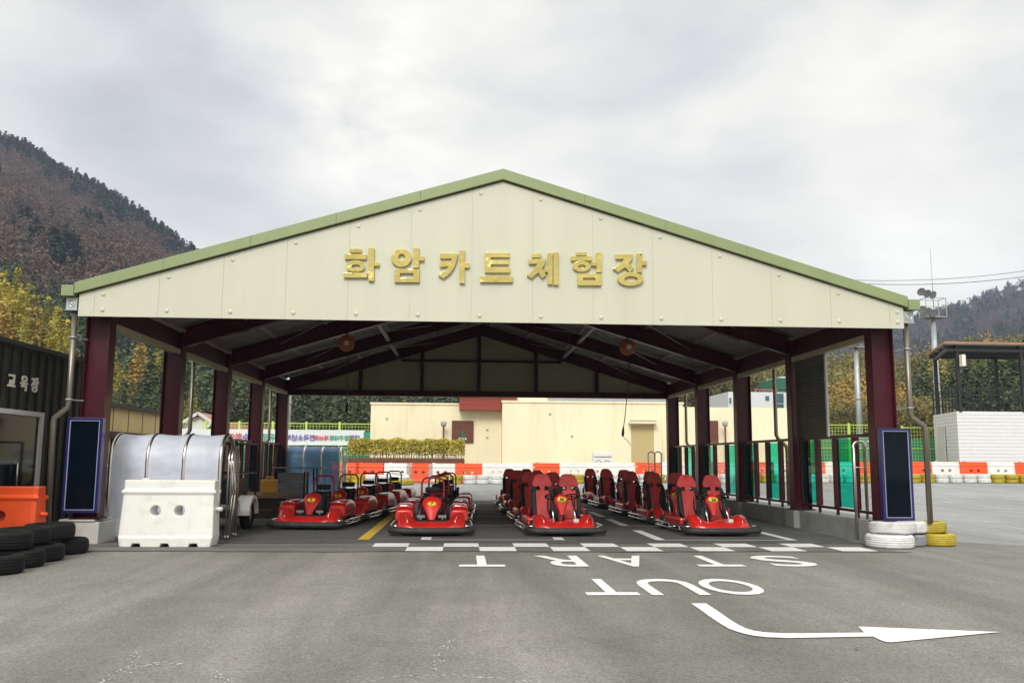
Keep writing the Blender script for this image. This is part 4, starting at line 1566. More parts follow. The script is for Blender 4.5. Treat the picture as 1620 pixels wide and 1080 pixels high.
# rows of painted tyres in front of the far barriers
cnt = {}
def far_tyre_row(p0, p1, y_of, colour_of):
    px = p0
    i = 0
    while px < p1:
        Y = y_of(px)
        x = V(px, 760, Y).x
        c = colour_of(px)
        cn = {'tyre_w': 'white', 'tyre_y': 'yellow'}[c]
        for lay in (0, 1):
            key = (cn, lay)
            cnt[key] = cnt.get(key, 0) + 1
            tyre(c, (x + random.uniform(-.02, .02), Y + random.uniform(-.04, .04), gz(x, Y) + .21 * lay), (1.03, 1.03, 1.05),
                 f'{cn} tyre before the far barriers, {"upper" if lay else "lower"} layer, {ordinal(cnt[key])} {cn} one from the left')
        px += .66 / Y * FPX
        i += 1


def ordinal(n):
    if n <= len(ORD):
        return ORD[n - 1]
    return f'{n}' + ('th' if 10 <= n % 100 <= 20 else {1: 'st', 2: 'nd', 3: 'rd'}.get(n % 10, 'th'))


def tcol(px):
    if px < 575 or 690 < px < 722 or 905 < px < 925 or 1040 < px < 1062:
        return 'tyre_y'
    if 1180 < px < 1225 or 1280 < px < 1300 or 1350 < px < 1378 or 1440 < px < 1470 or 1578 < px:
        return 'tyre_y'
    return 'tyre_w'


far_tyre_row(545, 640, lambda p: 43.2, tcol)
far_tyre_row(700, 1065, lambda p: 43.2, tcol)
far_tyre_row(1085, 1380, lambda p: 43.0 - (p - 1070) * .0025, tcol)
far_tyre_row(1446, 1640, lambda p: 43.0 - (p - 1070) * .0025, tcol)
# one tipped white tyre with an orange band by the single karts, lying on a yellow one
tyre('tyre_y', (-2.75, 42.2, gz(0, 42.2)), (1.9, 1.9, 1.2), 'large yellow tyre lying alone in front of the far barrier line')
tyre('tyre_w', (-2.95, 42.2, gz(0, 42.2) + .26), (1.8, 1.8, 1.2), 'large white tyre tilted on top of a yellow tyre before the far barriers', (.05, .22))

# ------------------------------------------------------------------ film covered hoop shelters
def hoop_cover(loc, film, label):
    t = thing('hoop_cover', label, 'hoop cover', loc, 0, 'film covered stainless hoops')
    w, d, h = 1.86, .92, 1.80
    r = d / 2
    for i in range(4):
        x = w * i / 3
        pts = [(x, 0, .02), (x, 0, .7), (x, 0, h - r)] + arc((x, r, h - r), r, 180, 0, 14, 'yz')[1:] + [(x, d, .7), (x, d, .02)]
        MB().tube(pts, .034, 10).box(x - .06, x + .06, -.06, .06, 0, .012).box(x - .06, x + .06, d - .06, d + .06, 0, .012).build('hoop', 'steel', t)

    def sh(u, v):
        L1, L2 = h - r - .06, math.pi * r
        q = v * (L1 + L2 * .72)
        sag = -.02 * math.sin(u * 3 * math.pi) ** 2
        if q < L1:
            return (u * w, -.012 - sag * .5 - .012 * math.sin(q * 9 + u * 14) * .5, .06 + q)
        a = math.pi - (q - L1) / r
        rr = r + .012 + sag
        return (u * w, r + rr * math.cos(a), h - r + rr * math.sin(a))
    b = MB().grid(sh, 37, 30)
    b.build('film_sheet', film, t)
    b = MB()
    for k in range(2):                                   # folded lattice gate at the open end
        x = w + .10 + k * .045
        rr = r * (.62 - .05 * k)
        pts = [(x, r - rr, .05), (x, r - rr, h - .2 - rr)] + arc((x, r, h - .2 - rr), rr, 180, 0, 10, 'yz')[1:] + [(x, r + rr, .05)]
        b.tube(pts, .016, 8)
        for s_ in (-1, 1):
            b.tube([(x + .02, r - s_ * rr, .15), (x + .02, r, .75), (x + .02, r + s_ * rr, 1.35)], .013, 6)
            b.tube([(x + .02, r - s_ * rr * .4, .12), (x + .02, r + s_ * rr * .3, 1.2)], .012, 6)
        for y in (r - rr, r + rr):
            b.lathe([(.0, -.012), (.035, -.012), (.035, .012), (.0, .012)], (x, y, .036), 'x', 10, closed=False)
    b.build('lattice_gate', 'steel', t)


hoop_cover((-6.02 + .0, 15.75, .006), 'film', 'front stainless hoop frame covered with pale clear film, behind the white barrier')
hoop_cover((-6.0, 30.9, .006), 'film_b', 'rear stainless hoop frame covered with blue film by the fence banner')

# stainless hoop rails on the right
def hoop_rail(loc, label, h=1.78):
    t = thing('hoop_rail', label, 'rail', loc, 0, 'stainless hoop rails at the kerb')
    for i, (dx, dy, z0) in enumerate(((0, 0, 0), (.26, .12, 0))):
        r = .125
        pts = [(dx, dy, 0), (dx, dy, h - r)] + arc((dx + r, dy + .04, h - r), r, 180, 0, 12, 'xz')[1:] + [(dx + 2 * r, dy + .08, h - r - .02), (dx + 2 * r, dy + .08, (.02 if i == 0 else .38))]
        MB().tube(pts, .026, 10).build('hoop', 'steel', t)
    MB().tube([(.0, 0, 1.30), (.51, .2, 1.30)], .014, 8).build('cross_bar', 'steel', t)


hoop_rail((7.23, 16.05, .006), 'pair of tall stainless hoops standing at the front end of the right kerb')
hoop_rail((6.55, 30.9, .006), 'pair of stainless hoops at the far rear right column', 1.72)

# ------------------------------------------------------------------ things along the left side
t = thing('utility_trailer', 'small white trailer with black cage frame beside the front hoop cover', 'trailer', (-4.82, 18.3, 0))
b = MB()
b.box(-.65, .5, -.6, 1.2, .42, .50)
b.build('bed', 'galv', t, bevel=.01)
for x in (-.72, .56):
    w_ = MB().lathe([(.14, -.09), (.25, -.09), (.29, -.05), (.29, .05), (.25, .09), (.14, .09)], (x, 0, .29), 'x', 22).build('wheel', 'tyre', t)
    MB().lathe([(0, -.05), (.14, -.07), (.14, .07), (0, .05)], (x, 0, .29), 'x', 16, closed=False).build('rim', 'bwhite', w_)
    b = MB()
    outer = [(.40 * math.cos(a), .29 + .38 * math.sin(a)) for a in [math.pi * i / 14 for i in range(15)]]
    inner = [(.33 * math.cos(a), .29 + .31 * math.sin(a)) for a in [math.pi * i / 14 for i in range(15)]]
    b.prism(outer + inner[::-1], 'x', x - .13, x + .14)
    b.build('mudguard', 'bwhite', t)
b = MB()
for x in (-.6, .45):
    for y in (-.55, 1.15):
        b.box(x - .02, x + .02, y - .02, y + .02, .5, 1.72)
for z in (.55, 1.1, 1.7):
    for y in (-.55, 1.15):
        b.box(-.58, .43, y - .015, y + .015, z - .015, z + .015)
    for x in (-.6, .45):
        b.box(x - .015, x + .015, -.53, 1.13, z - .016, z + .016)
for k in range(7):
    b.box(-.5 + k * .14 - .006, -.5 + k * .14 + .006, -.556, -.544, .56, 1.69)
b.build('cage', 'black', t)
MB().box(-.45, .35, -.3, .9, .51, 1.0).build('load_box', 'black', t, bevel=.03)

t = thing('wooden_platform', 'low dark wooden step platform under the amber jerrycan', 'platform', (-5.15, 22.0, 0))
MB().box(-.55, 1.0, 0, 1.5, .44, .54).build('deck', 'wood', t, bevel=.01)
MB().box(-.5, .95, .08, 1.45, 0, .438).build('base', 'dkbrown', t)
MB().box(-.55, 1.35, -.5, -.02, .0, .2).build('lower_step', 'dkbrown', t, bevel=.01)
t = thing('jerrycan', 'amber plastic jerrycan on the wooden platform', 'jerrycan', (-4.68, 22.3, .54))
MB().box(-.19, .19, -.13, .13, 0, .36).build('body', 'jerry', t, bevel=.05)
MB().tube([(-.08, 0, .355), (-.08, 0, .41), (.1, 0, .41), (.1, 0, .355)], .018, 8).build('handle', 'jerry', t)
MB().lathe([(0, .35), (.035, .35), (.035, .40), (0, .405)], (-.14, 0, 0), 'z', 14, closed=False).build('cap', 'black', t)
t = thing('work_table', 'grey topped table with black legs in front of the rear hoop cover', 'table', (-4.45, 24.0, 0))
MB().box(-.45, .85, -.35, .35, 1.14, 1.18).build('tabletop', 'grey', t, bevel=.008)
for x in (-.38, .6):
    for y in (-.28, .28):
        MB().tube([(x, y, 1.14), (x * 1.08, y * 1.1, .0)], .02, 8).build('leg', 'black', t)
t = thing('storage_crate', 'grey slatted crate standing under the work table', 'crate', (-4.5, 24.05, 0))
b = MB()
for k in range(4):
    b.box(-.30, .40, -.24, .24, .06 + k * .25, .28 + k * .25)
b.build('slat_panel', 'grey', t, bevel=.012)
b = MB()
for x in (-.315, .415):
    for y in (-.25, .25):
        b.box(x - .02, x + .02, y - .02, y + .02, 0, 1.06)
b.build('corner_post', 'black', t)

# hose reels hung from the rafters, with their pull cords
def hose_reel(px, py, Y, px2, py2, label):
    p = V(px, py, Y)
    q = V(px2, py2, Y)
    t = thing('cable_reel', label, 'reel', (p.x, Y, p.z), R(8), 'orange cable reels hanging under the roof')
    b = MB().lathe([(.03, -.10), (.175, -.08), (.205, -.045), (.205, .045), (.175, .08), (.03, .10)], (0, 0, 0), 'y', 24, closed=False)
    b.build('drum', 'orange_c', t)
    MB().lathe([(0, -.115), (.06, -.115), (.07, -.09), (0, -.09)], (0, 0, 0), 'y', 16, closed=False).build('hub_cap', 'whiteframe', t)
    zt = roofz(p.x) - .1 - p.z
    b = MB()
    b.bar((0, 0, .18), (0, 0, max(.3, zt)), .03, .06)
    b.tube([(-.05, 0, .24), (0, 0, .33), (.05, 0, .24)], .014, 6)
    b.build('hanger', 'black', t)
    zl = q.z - p.z
    xl = q.x - p.x
    b = MB()
    b.tube([(.05, 0, -.2), (.05 + xl * .3, 0, zl * .4), (xl * .7, 0, zl * .8), (xl, 0, zl + .2)], .011, 6)
    b.build('cord', 'ink', t)
    b = MB()
    b.tube([(xl, 0, zl + .24), (xl - .01, 0, zl + .1), (xl - .02, 0, zl)], [.018, .035, .03], 8)
    b.tube([(xl, 0, zl - .02), (xl + .08, 0, zl - .08), (xl + .2, .02, zl - .22)], .007, 6)
    b.build('grip', 'black', t)


hose_reel(548, 543, 22.4, 549, 652, 'orange cable reel with black pull cord under the left roof slope')
hose_reel(993, 549, 22.4, 986, 690, 'orange cable reel with long pull cord under the right roof slope')

# ------------------------------------------------------------------ left buildings
t = thing('charcoal_building', 'charcoal ribbed metal building with glass door and ivory Korean lettering at left', 'building', (-7.4, 0, 0))
b = MB()
b.box(-6, 0, 8, 18.2, 0, 3.22)
b.build('wall', 'blackwall', t)
b = MB()
y = 8.1
while y < 18.2:
    b.box(.0005, .035, y, y + .05, .02, 3.19)
    y += .31
b.build('siding_rib', 'blackwall', t)
b = MB()
b.box(-6.05, .07, 7.95, 18.25, 3.222, 3.30)
b.build('roof_edge', 'blackwall', t)
d = MB()
for (ya, yb, za, zb) in ((15.93, 16.03, .1, 2.17), (14.2, 15.929, 2.09, 2.17), (14.2, 14.28, .1, 2.089), (14.282, 15.928, .1, .18)):
    d.box(.036, .09, ya, yb, za, zb)
dr = d.build('door', 'whiteframe', t)
MB().box(.037, .05, 14.30, 15.92, .19, 2.08).build('door_glass', 'darkglass', dr)
MB().tube([(.10, 15.2, .9), (.10, 15.2, 1.3)], .015, 8).build('door_handle', 'steel', dr)
for ch, yy in (('교', 14.88), ('육', 15.30), ('장', 15.68)):
    MB().text(ch, .27, .02, 'x', (.05, yy, 2.61), offset=.008).build('letter', 'letters', t)

t = thing('ochre_building', 'low ochre panelled building with dark roof edge seen through the left bay', 'building', (-9.7, 19, 0))
b = MB()
b.box(-5, 0, 0, 11, 0, 2.78)
b.build('wall', 'wall_o', t)
b = MB()
for k in range(9):
    b.box(.0005, .012, .6 + k * 1.15, .62 + k * 1.15, 2.14, 2.76)
    b.box(.0005, .05, .55 + k * 1.15, .67 + k * 1.15, .0, 1.93)
b.box(.001, .06, 0, 11, 1.935, 2.12)
b.build('beam_trim', 'dkbrown', t)
MB().box(-5.1, .12, -.1, 11.1, 2.782, 2.88).build('roof', 'dkbrown', t)
for k in (1, 3, 5, 7):
    MB().box(.0006, .03, .75 + k * 1.15, 1.6 + k * 1.15, .9, 1.85).build('window', 'bluewin' if k % 2 else 'greenbox', t)

t = thing('gabled_house', 'small white gabled house with pink roof beyond the track', 'house', (-20, 70, 0))
for (nm, x0, x1, zr, ze2, y0, y1) in (('main', -2.1, 1.6, 4.9, 3.7, 0, 6), ('porch', .2, 2.0, 4.0, 3.4, -1.2, -.05)):
    cxh = (x0 + x1) / 2
    MB().prism([(x0, .3), (x1, .3), (x1, ze2), (cxh, zr - .25), (x0, ze2)], 'y', y0, y1).build('wall', 'white_b', t)
    b = MB()
    for s_ in (-1, 1):
        xe = x0 - .4 if s_ < 0 else x1 + .4
        ez = ze2 - .25
        b.add([(cxh, y0 - .4, zr), (xe, y0 - .4, ez), (xe, y1 + .3, ez), (cxh, y1 + .3, zr), (cxh, y0 - .4, zr - .14), (xe, y0 - .4, ez - .14), (xe, y1 + .3, ez - .14), (cxh, y1 + .3, zr - .14)],
              [(0, 1, 2, 3), (7, 6, 5, 4), (0, 4, 5, 1), (2, 6, 7, 3), (1, 5, 6, 2), (0, 3, 7, 4)])
    b.build('roof', 'roofpink', t)
    b = MB()
    for s_ in (-1, 1):
        xe = x0 - .4 if s_ < 0 else x1 + .4
        b.bar((cxh, y0 - .43, zr - .06), (xe, y0 - .43, ze2 - .31), .05, .22)
    b.build('bargeboard', 'whiteframe', t)
b = MB()
b.box(1.7, 6.6, 1.2, 6, .3, 3.3)
b.build('wing_wall', 'white_b', t)
MB().prism([(1.2, 3.302), (6.9, 3.302), (6.9, 3.45), (1.2, 4.3)], 'y', .8, 6.3).build('wing_roof', 'roofpink', t)
for x in (-1.4, -.1):
    MB().box(x, x + .8, -.04, .02, 1.4, 2.6).build('window', 'bluewin', t)

# ------------------------------------------------------------------ yellow rendered building behind the track
t = thing('yellow_building', 'long low cream yellow rendered building behind the far barriers', 'building', (0, 0, 0))
YW = 49.0
l0, l1 = V(587, 640, YW), V(795, 640, YW)
MB().box(l0.x, l1.x + .0, YW, YW + 8, 0, V(680, 640, YW).z).build('wall', 'wall_y', t)
Y2 = 47.8
r0, r1 = V(795, 633, Y2), V(1080, 633, Y2)
zr_ = V(930, 637.5, Y2).z
MB().box(r0.x, r1.x, Y2, YW + 7.5, 0, zr_).build('wall', 'wall_y', t)
e1 = V(1245, 645, 49)
MB().box(r1.x + .001, e1.x, 48.6, YW + 7, 0, V(1160, 645, 49).z).build('wall', 'wall_y', t)
b = MB()
b.box(l0.x - .05, r0.x - .01, YW - .06, YW + .4, V(680, 640, YW).z + .001, V(680, 640, YW).z + .1)
b.box(r0.x - .05, r1.x + .05, Y2 - .06, Y2 + .4, zr_ + .001, zr_ + .1)
b.build('coping', 'wall_y', t)
for px, py, Y in ((771, 680, YW), (771, 692, YW), (612, 662, YW), (870, 655, Y2), (905, 690, Y2)):
    p = V(px, py, Y - .01)
    MB().box(p.x - .06, p.x + .06, Y - .03, Y - .001, p.z - .06, p.z + .06).build('vent', 'concrete', t, bevel=.01)
p = V(1048, 650, Y2)
MB().tube([(p.x, Y2 - .06, .3), (p.x, Y2 - .06, zr_ - .1)], .05, 8).build('wall_pipe', 'wall_y', t)
# recessed doorway with canopy
da, db = V(998, 672, Y2), V(1034, 672, Y2)
rec = MB()
rec.box(da.x, db.x, Y2 - .02, Y2 - .003, gz(9, 48), V(1010, 672, Y2).z)
rec.build('doorway', mat('doorway_ochre', (.50, .40, .19), .85, var=.05, scale=1), t)
b = MB()
b.box(da.x - .1, da.x - .002, Y2 - .04, Y2 - .001, gz(9, 48), V(1010, 670, Y2).z)
b.box(db.x + .002, db.x + .06, Y2 - .04, Y2 - .001, gz(9, 48), V(1010, 670, Y2).z)
b.box(da.x - .15, db.x + .12, Y2 - .5, Y2 - .002, V(1010, 670, Y2).z + .001, V(1010, 667, Y2).z)
b.build('door_canopy', 'wall_y', t)
MB().box(da.x - .12, db.x + .09, Y2 - .45, Y2 - .25, V(1010, 667, Y2).z + .001, V(1010, 664.5, Y2).z).build('canopy_planting', 'concrete', t, bevel=.03)
p0, p1 = V(715, 665, YW - .1), V(749, 700, YW - .1)
tt = thing('wall_sign', 'square dark brown sign with small green emblem on the yellow wall', 'sign', (p0.x, YW - .1, p1.z))
MB().box(0, p1.x - p0.x, 0, .08, 0, p0.z - p1.z).build('board', 'brown', tt, bevel=.01)
b = MB()
wS = p1.x - p0.x
b.fill([[(wS * .3, .12), (wS * .7, .12), (wS * .66, .3), (wS * .58, .42), (wS * .54, .62), (wS * .46, .62), (wS * .42, .42), (wS * .34, .3)]], .02, 'y', -.012)
b.build('emblem', 'greenbox', tt)
MB().text('화 암 동', .14, .01, 'y', (wS * .5, -.028, .2), offset=.003).build('lettering', 'letters', tt)
p0, p1 = V(1120, 665, 48.5), V(1137, 700, 48.5)
tt = thing('wall_sign', 'plain dark brown sign on the yellow wall seen between the right columns', 'sign', (p0.x, 48.5, p1.z))
MB().box(0, p1.x - p0.x + .0, 0, .08, 0, p0.z - p1.z).build('board', 'brown', tt, bevel=.01)
for px, Y, lab in ((702, 48.4, 'thin lamp post against the yellow wall left of the brown sign'), (1147, 48.0, 'thin lamp post against the yellow wall between the right columns')):
    p = V(px, 666, Y)
    tt = thing('lamp_post', lab, 'lamp post', (p.x, Y, gz(p.x, Y)), 0, 'small lamp posts by the yellow wall')
    hh = p.z - gz(p.x, Y)
    MB().tube([(0, 0, 0), (0, 0, hh - .3)], .05, 8).build('pole', 'brown', tt)
    MB().lathe([(0, hh - .3), (.13, hh - .28), (.18, hh - .05), (.06, hh), (0, hh + .02)], (0, 0, 0), 'z', 12, closed=False).build('lantern', 'concrete', tt)
# brick red box and pieces on the roofs behind
YP = 48.25
p0, p1 = V(727, 623, YP), V(794, 649, YP)
tt = thing('roof_pavilion', 'brick red clad block rising behind the yellow parapet', 'building', (p0.x, YP, 0))
b = MB()
zb0, zt0 = p1.z, V(760, 626, YP).z
for k in range(5):
    b.box(0, p1.x - p0.x, .012 * (k % 2), .74, zb0 + (zt0 - zb0) * k / 5 + .006, zb0 + (zt0 - zb0) * (k + 1) / 5)
b.build('cladding', 'brick', tt)
w_ = V(818, 626, YP).x - p0.x
b = MB()
b.box(p1.x - p0.x + .002, w_, .0, .74, zr_ + .12, zt0)
b.build('side_cladding', 'brick', tt)
MB().box(-.1, w_ + .1, -.15, .74, zt0 + .001, zt0 + .1).build('roof', 'concrete', tt)
p0 = V(818, 626, 56)
tag(MB().box(p0.x + .1, V(866, 626, 56).x, 56, 60, 3, V(840, 625, 56).z).build('stair_block', 'wall_y', bevel=.02), 'cream roof block right of the brick red one', 'building')
p0, p1 = V(866, 627, 70), V(1060, 627, 70)
tag(MB().box(p0.x, p1.x, 70, 80, 0, V(960, 626.5, 70).z).build('grey_hall', 'galv', bevel=.02), 'flat grey roofed hall far behind the yellow wall', 'building')

# air conditioner by the wall
p0, p1 = V(938, 715, 46.5), V(969, 735, 46.5)
tt = thing('air_conditioner', 'white outdoor air conditioner unit before the yellow wall', 'air conditioner', (p0.x, 46.5, p1.z - .3))
wA, hA = p1.x - p0.x, p0.z - p1.z + .3
MB().box(0, wA, 0, .4, 0, hA).build('casing', 'siding', tt, bevel=.02)
b = MB()
for k in range(2):
    b.lathe([(.14, -.012), (.17, -.012), (.17, .0), (.14, .0)], (wA * (.28 + .44 * k), -.002, hA * .4), 'y', 16)
b.box(.05, wA - .05, -.008, -.001, hA * .72, hA * .78)
b.build('fan_grille', 'grey', tt)

# hedge in its planter
pa, pb = V(549, 726, 46.3), V(735, 726, 46.3)
zt, zb = V(640, 725, 46.3).z, V(640, 736, 46.3).z
tt = thing('planter', 'long brown planter box standing behind the far barriers', 'planter', (pa.x, 46.3, 0))
MB().box(0, pb.x - pa.x, 0, .9, zb - .55, zt).build('trough', 'brown', tt, bevel=.02)
MB().box(.05, pb.x - pa.x - .05, .05, .85, zt + .001, zt + .03).build('soil', 'soil', tt)


def leaf_quads(c, size, n=None, up=.0, elong=1.6, jitter=.4):
    """c: (N,3) centres -> vertices and quads of randomly turned leaf clumps."""
    c = np.asarray(c)
    N = len(c)
    a = rng.normal(size=(N, 3))
    a[:, 2] *= (1 - up)
    a /= np.linalg.norm(a, axis=1, keepdims=True)
    r = rng.normal(size=(N, 3))
    b_ = np.cross(a, r)
    b_ /= np.linalg.norm(b_, axis=1, keepdims=True) + 1e-9
    s_ = (size * rng.uniform(1 - jitter, 1 + jitter, N))[:, None]
    a = a * s_ * elong * .5
    b_ = b_ * s_ * .5
    vs = np.stack([c - a, c + b_ * .9, c + a, c - b_ * .9], 1).reshape(-1, 3)
    return vs, np.arange(4 * N).reshape(N, 4)


hd = thing('hedge', 'clipped yellow green hedge growing from the brown planter', 'hedge', (pa.x, 46.3, zt))
LH = pb.x - pa.x
N = 15000
hx = rng.uniform(.0, LH, N)
hy = rng.uniform(.0, .9, N)
hz = rng.uniform(.12, 1.0, N) ** .8 * (1.0 + .03 * np.sin(hx * 3.1) + .04 * np.sin(hx * 7.7 + 1))
keep = rng.uniform(size=N) < (.35 + .65 * (hz > .35))
cc = np.stack([hx, hy, hz], 1)[keep]
vs, qs = leaf_quads(cc, .065)
raw_mesh('foliage', vs, qs, 'l_hedge', hd)
b = MB()
for k in range(70):
    x = LH * (k + random.random()) / 70
    y = random.uniform(.1, .8)
    b.tube([(x, y, 0), (x + random.uniform(-.08, .08), y, .35), (x + random.uniform(-.2, .2), y + random.uniform(-.1, .1), .8)], [.016, .012, .005], 4)
b.build('stem', 'twig', hd)


# ------------------------------------------------------------------ lime fences
def lime_fence(x0, x1, Y, base, top, label, screen):
    t = thing('mesh_fence', label, 'fence', (x0, Y, 0), 0, 'lime green mesh fences round the court')
    L = x1 - x0
    n = max(1, int(round(L / 2.0)))
    for i in range(n + 1):
        x = L * i / n
        MB().box(x - .06, x + .06, -.06, .06, base - .5, top + .12).build('post', 'lime', t)
    b = MB()
    for z in (top, base + .9, base):
        b.box(0, L, -.02, .02, z - .025, z + .025)
    k = 0
    z = base
    while z < top:
        b.box(0, L, -.008, .008, z - .008, z + .008)
        z += .22
    x = 0
    while x < L:
        b.box(x - .007, x + .007, -.007, .007, base, top)
        x += .2
    b.build('mesh', 'lime', t)
    if screen:
        MB().box(0, L, .05, .06, base - .6, screen).build('wind_screen', 'net', t)


fy = 56.0
fx1 = V(589, 700, fy).x
zt_f = V(530, 670, fy).z
lime_fence(-24.0, fx1, fy, 1.2, zt_f, 'lime green mesh fence behind the banner left of the yellow building', V(530, 705, fy).z)
lime_fence(V(1250, 700, fy).x, V(1390, 700, fy).x, fy, 1.4, V(1350, 672, fy).z, 'lime green mesh fence seen through the front right bay', V(1350, 690, fy).z)
lime_fence(V(1428, 700, fy).x, V(1482, 700, fy).x, fy, 1.4, V(1460, 676, fy).z, 'lime green mesh fence left of the white sided cabin', V(1460, 694, fy).z)
# banner seen from behind: its writing is mirrored
tt = thing('banner', 'white cloth banner on the lime fence with reversed Korean lettering', 'banner', (0, fy - .12, 0))
bx0, bx1 = -23.5, V(577, 690, fy).x
bzt, bzb = V(520, 680, fy).z, V(520, 704, fy).z
b = MB().grid(lambda u, v: (bx0 + (bx1 - bx0) * u, .015 * math.sin(u * 60) + .02 * math.sin(v * 4), bzb + (bzt - bzb) * v), 90, 5)
b.build('cloth', 'white_cloth', tt)
zc = (bzt + bzb) / 2 - .04
for txt, px, m, sz in (('대학', 561, 'purple', .38), ('장구대회', 537, 'green_p', .33), ('제45회', 509, 'red_p', .32), ('전국소년체', 476, 'purple', .40), ('유망', 424, 'green_p', .5), ('선수', 396, 'purple', .5), ('환영', 372, 'red_p', .5)):
    p = V(px, 692, fy)
    MB().text(txt, sz, .01, 'y', (p.x, -.05, zc), offset=.012, mirror=True).build('lettering', m, tt)
p = V(582, 692, fy)
tag(MB().box(p.x - .25, p.x + .3, fy - .14, fy - .1, bzb + .1, bzt - .1).build('court_sign', 'net', bevel=.005), 'small green sheet tied to the fence beside the banner end', 'sign')

# ------------------------------------------------------------------ poles
def light_pole(px, py_top, Y, r, label, lamps=0, base=.4):
    p = V(px, py_top, Y)
    t = thing('light_pole', label, 'light pole', (p.x, Y, base))
    h = p.z - base
    b = MB().tube([(0, 0, 0), (0, 0, h * .55), (0, 0, h)], [r, r * .85, r * .62], 12)
    for z in (h * .33, h * .6):
        b.lathe([(r * .8, -.04), (r * 1.12, -.04), (r * 1.12, .04), (r * .8, .04)], (0, 0, z), 'z', 14)
    b.build('mast', 'galv', t)
    b = MB()
    w_ = .8
    b.box(-w_, w_, -w_ * .7, w_ * .7, h, h + .06)
    if lamps:
        for x in (-w_, w_):
            for y in (-w_ * .7, w_ * .7):
                b.box(x - .025, x + .025, y - .025, y + .025, h + .06, h + 1.5)
        for z in (h + .8, h + 1.5):
            b.box(-w_, w_, -w_ * .7 - .02, -w_ * .7 + .02, z - .025, z + .02)
            b.box(-w_, w_, w_ * .7 - .02, w_ * .7 + .02, z - .025, z + .02)
            for x in (-w_, w_):
                b.box(x - .02, x + .02, -w_ * .7, w_ * .7, z - .022, z + .022)
        b.tube([(.1, 0, h + .06), (.1, 0, h + 5.5)], .03, 6)
    b.build('platform', 'galv', t)
    for k in range(lamps):
        zz_ = h + (.5 if k % 2 else 2.1)
        x = -w_ - .25 - .3 * (k // 2) + .55
        y = -w_ * .7 - .3
        b = MB()
        rot = Matrix.Rotation(R(150 + 12 * k), 3, 'Y') @ Matrix.Rotation(R(60), 3, 'X')
        bb = MB().lathe([(0.03, -.3), (.12, -.28), (.3, .12), (.36, .2), (.33, .2), (.0, .05)], (0, 0, 0), 'z', 14, closed=False)
        bb.warp(lambda v: rot @ (Vector(v) * .9) + Vector((-.35 - .42 * (k // 2), -.6, h + (.35 if k % 2 else 1.75) + .12 * (k // 2))))
        bb.build('floodlight', 'grey', t)
    return t


light_pole(1476, 503, 66, .27, 'tall grey floodlight mast with caged platform right of the canopy', 6, 0)
light_pole(1354, 550, 84, .32, 'tall grey floodlight mast seen through the front right bay', 4, 0)
light_pole(459, 560, 66, .27, 'grey light mast behind the left rear column', 0, 0)

# ------------------------------------------------------------------ white sided cabin with roof deck
t = thing('siding_cabin', 'white horizontally sided cabin at the far right with a doorway', 'cabin')
YC = 50.0
c0 = V(1513, 650, YC)
c1 = V(1720, 650, YC)
l_ = V(1476, 654, 54.5)
zt_c = c0.z
b = MB()
nz = 20
for k in range(nz):
    za, zb2 = .3 + (zt_c - .3) * k / nz, .3 + (zt_c - .3) * (k + 1) / nz - .012
    # front boards and left end boards, each slightly lapped
    b.prism([(c0.x, YC - .03), (c1.x, YC - .03), (c1.x, YC + .02), (c0.x, YC + .02)], 'z', za, zb2)
    b.add([(c0.x - .001, YC - .03, za), (l_.x, 54.5, za), (l_.x, 54.5, zb2), (c0.x - .001, YC - .03, zb2), (c0.x + .05, YC + .021, za), (l_.x + .06, 54.5, za), (l_.x + .06, 54.5, zb2), (c0.x + .05, YC + .021, zb2)],
          [(0, 1, 2, 3), (7, 6, 5, 4), (0, 4, 5, 1), (3, 2, 6, 7), (0, 3, 7, 4), (1, 5, 6, 2)])
b.build('siding', 'siding', t)
b = MB()
b.add([(c0.x + .07, YC + .03, 0), (c1.x, YC + .03, 0), (c1.x, 55, 0), (l_.x + .1, 54.4, 0), (c0.x + .07, YC + .03, zt_c - .02), (c1.x, YC + .03, zt_c - .02), (c1.x, 55, zt_c - .02), (l_.x + .1, 54.4, zt_c - .02)],
      [(0, 1, 5, 4), (1, 2, 6, 5), (2, 3, 7, 6), (3, 0, 4, 7), (4, 5, 6, 7)])
b.build('core', 'siding', t)
dv = Vector((l_.x - c0.x, 54.5 - YC, 0)).normalized()
nv = Vector((-dv.y, dv.x, 0))
if nv.x > 0:
    nv = -nv
base_ = Vector((c0.x, YC, 0))
b = MB()
for s0_, s1_ in ((2.2, 3.6),):
    q0, q1 = base_ + dv * s0_ + nv * .05, base_ + dv * s1_ + nv * .05
    zd = V(1488, 674, 52.5).z
    b.add([(q0.x, q0.y, .3), (q1.x, q1.y, .3), (q1.x, q1.y, zd), (q0.x, q0.y, zd)], [(0, 1, 2, 3)])
o = b.build('door', 'concrete_l', t)
o.modifiers.new('solid', 'SOLIDIFY').thickness = .04

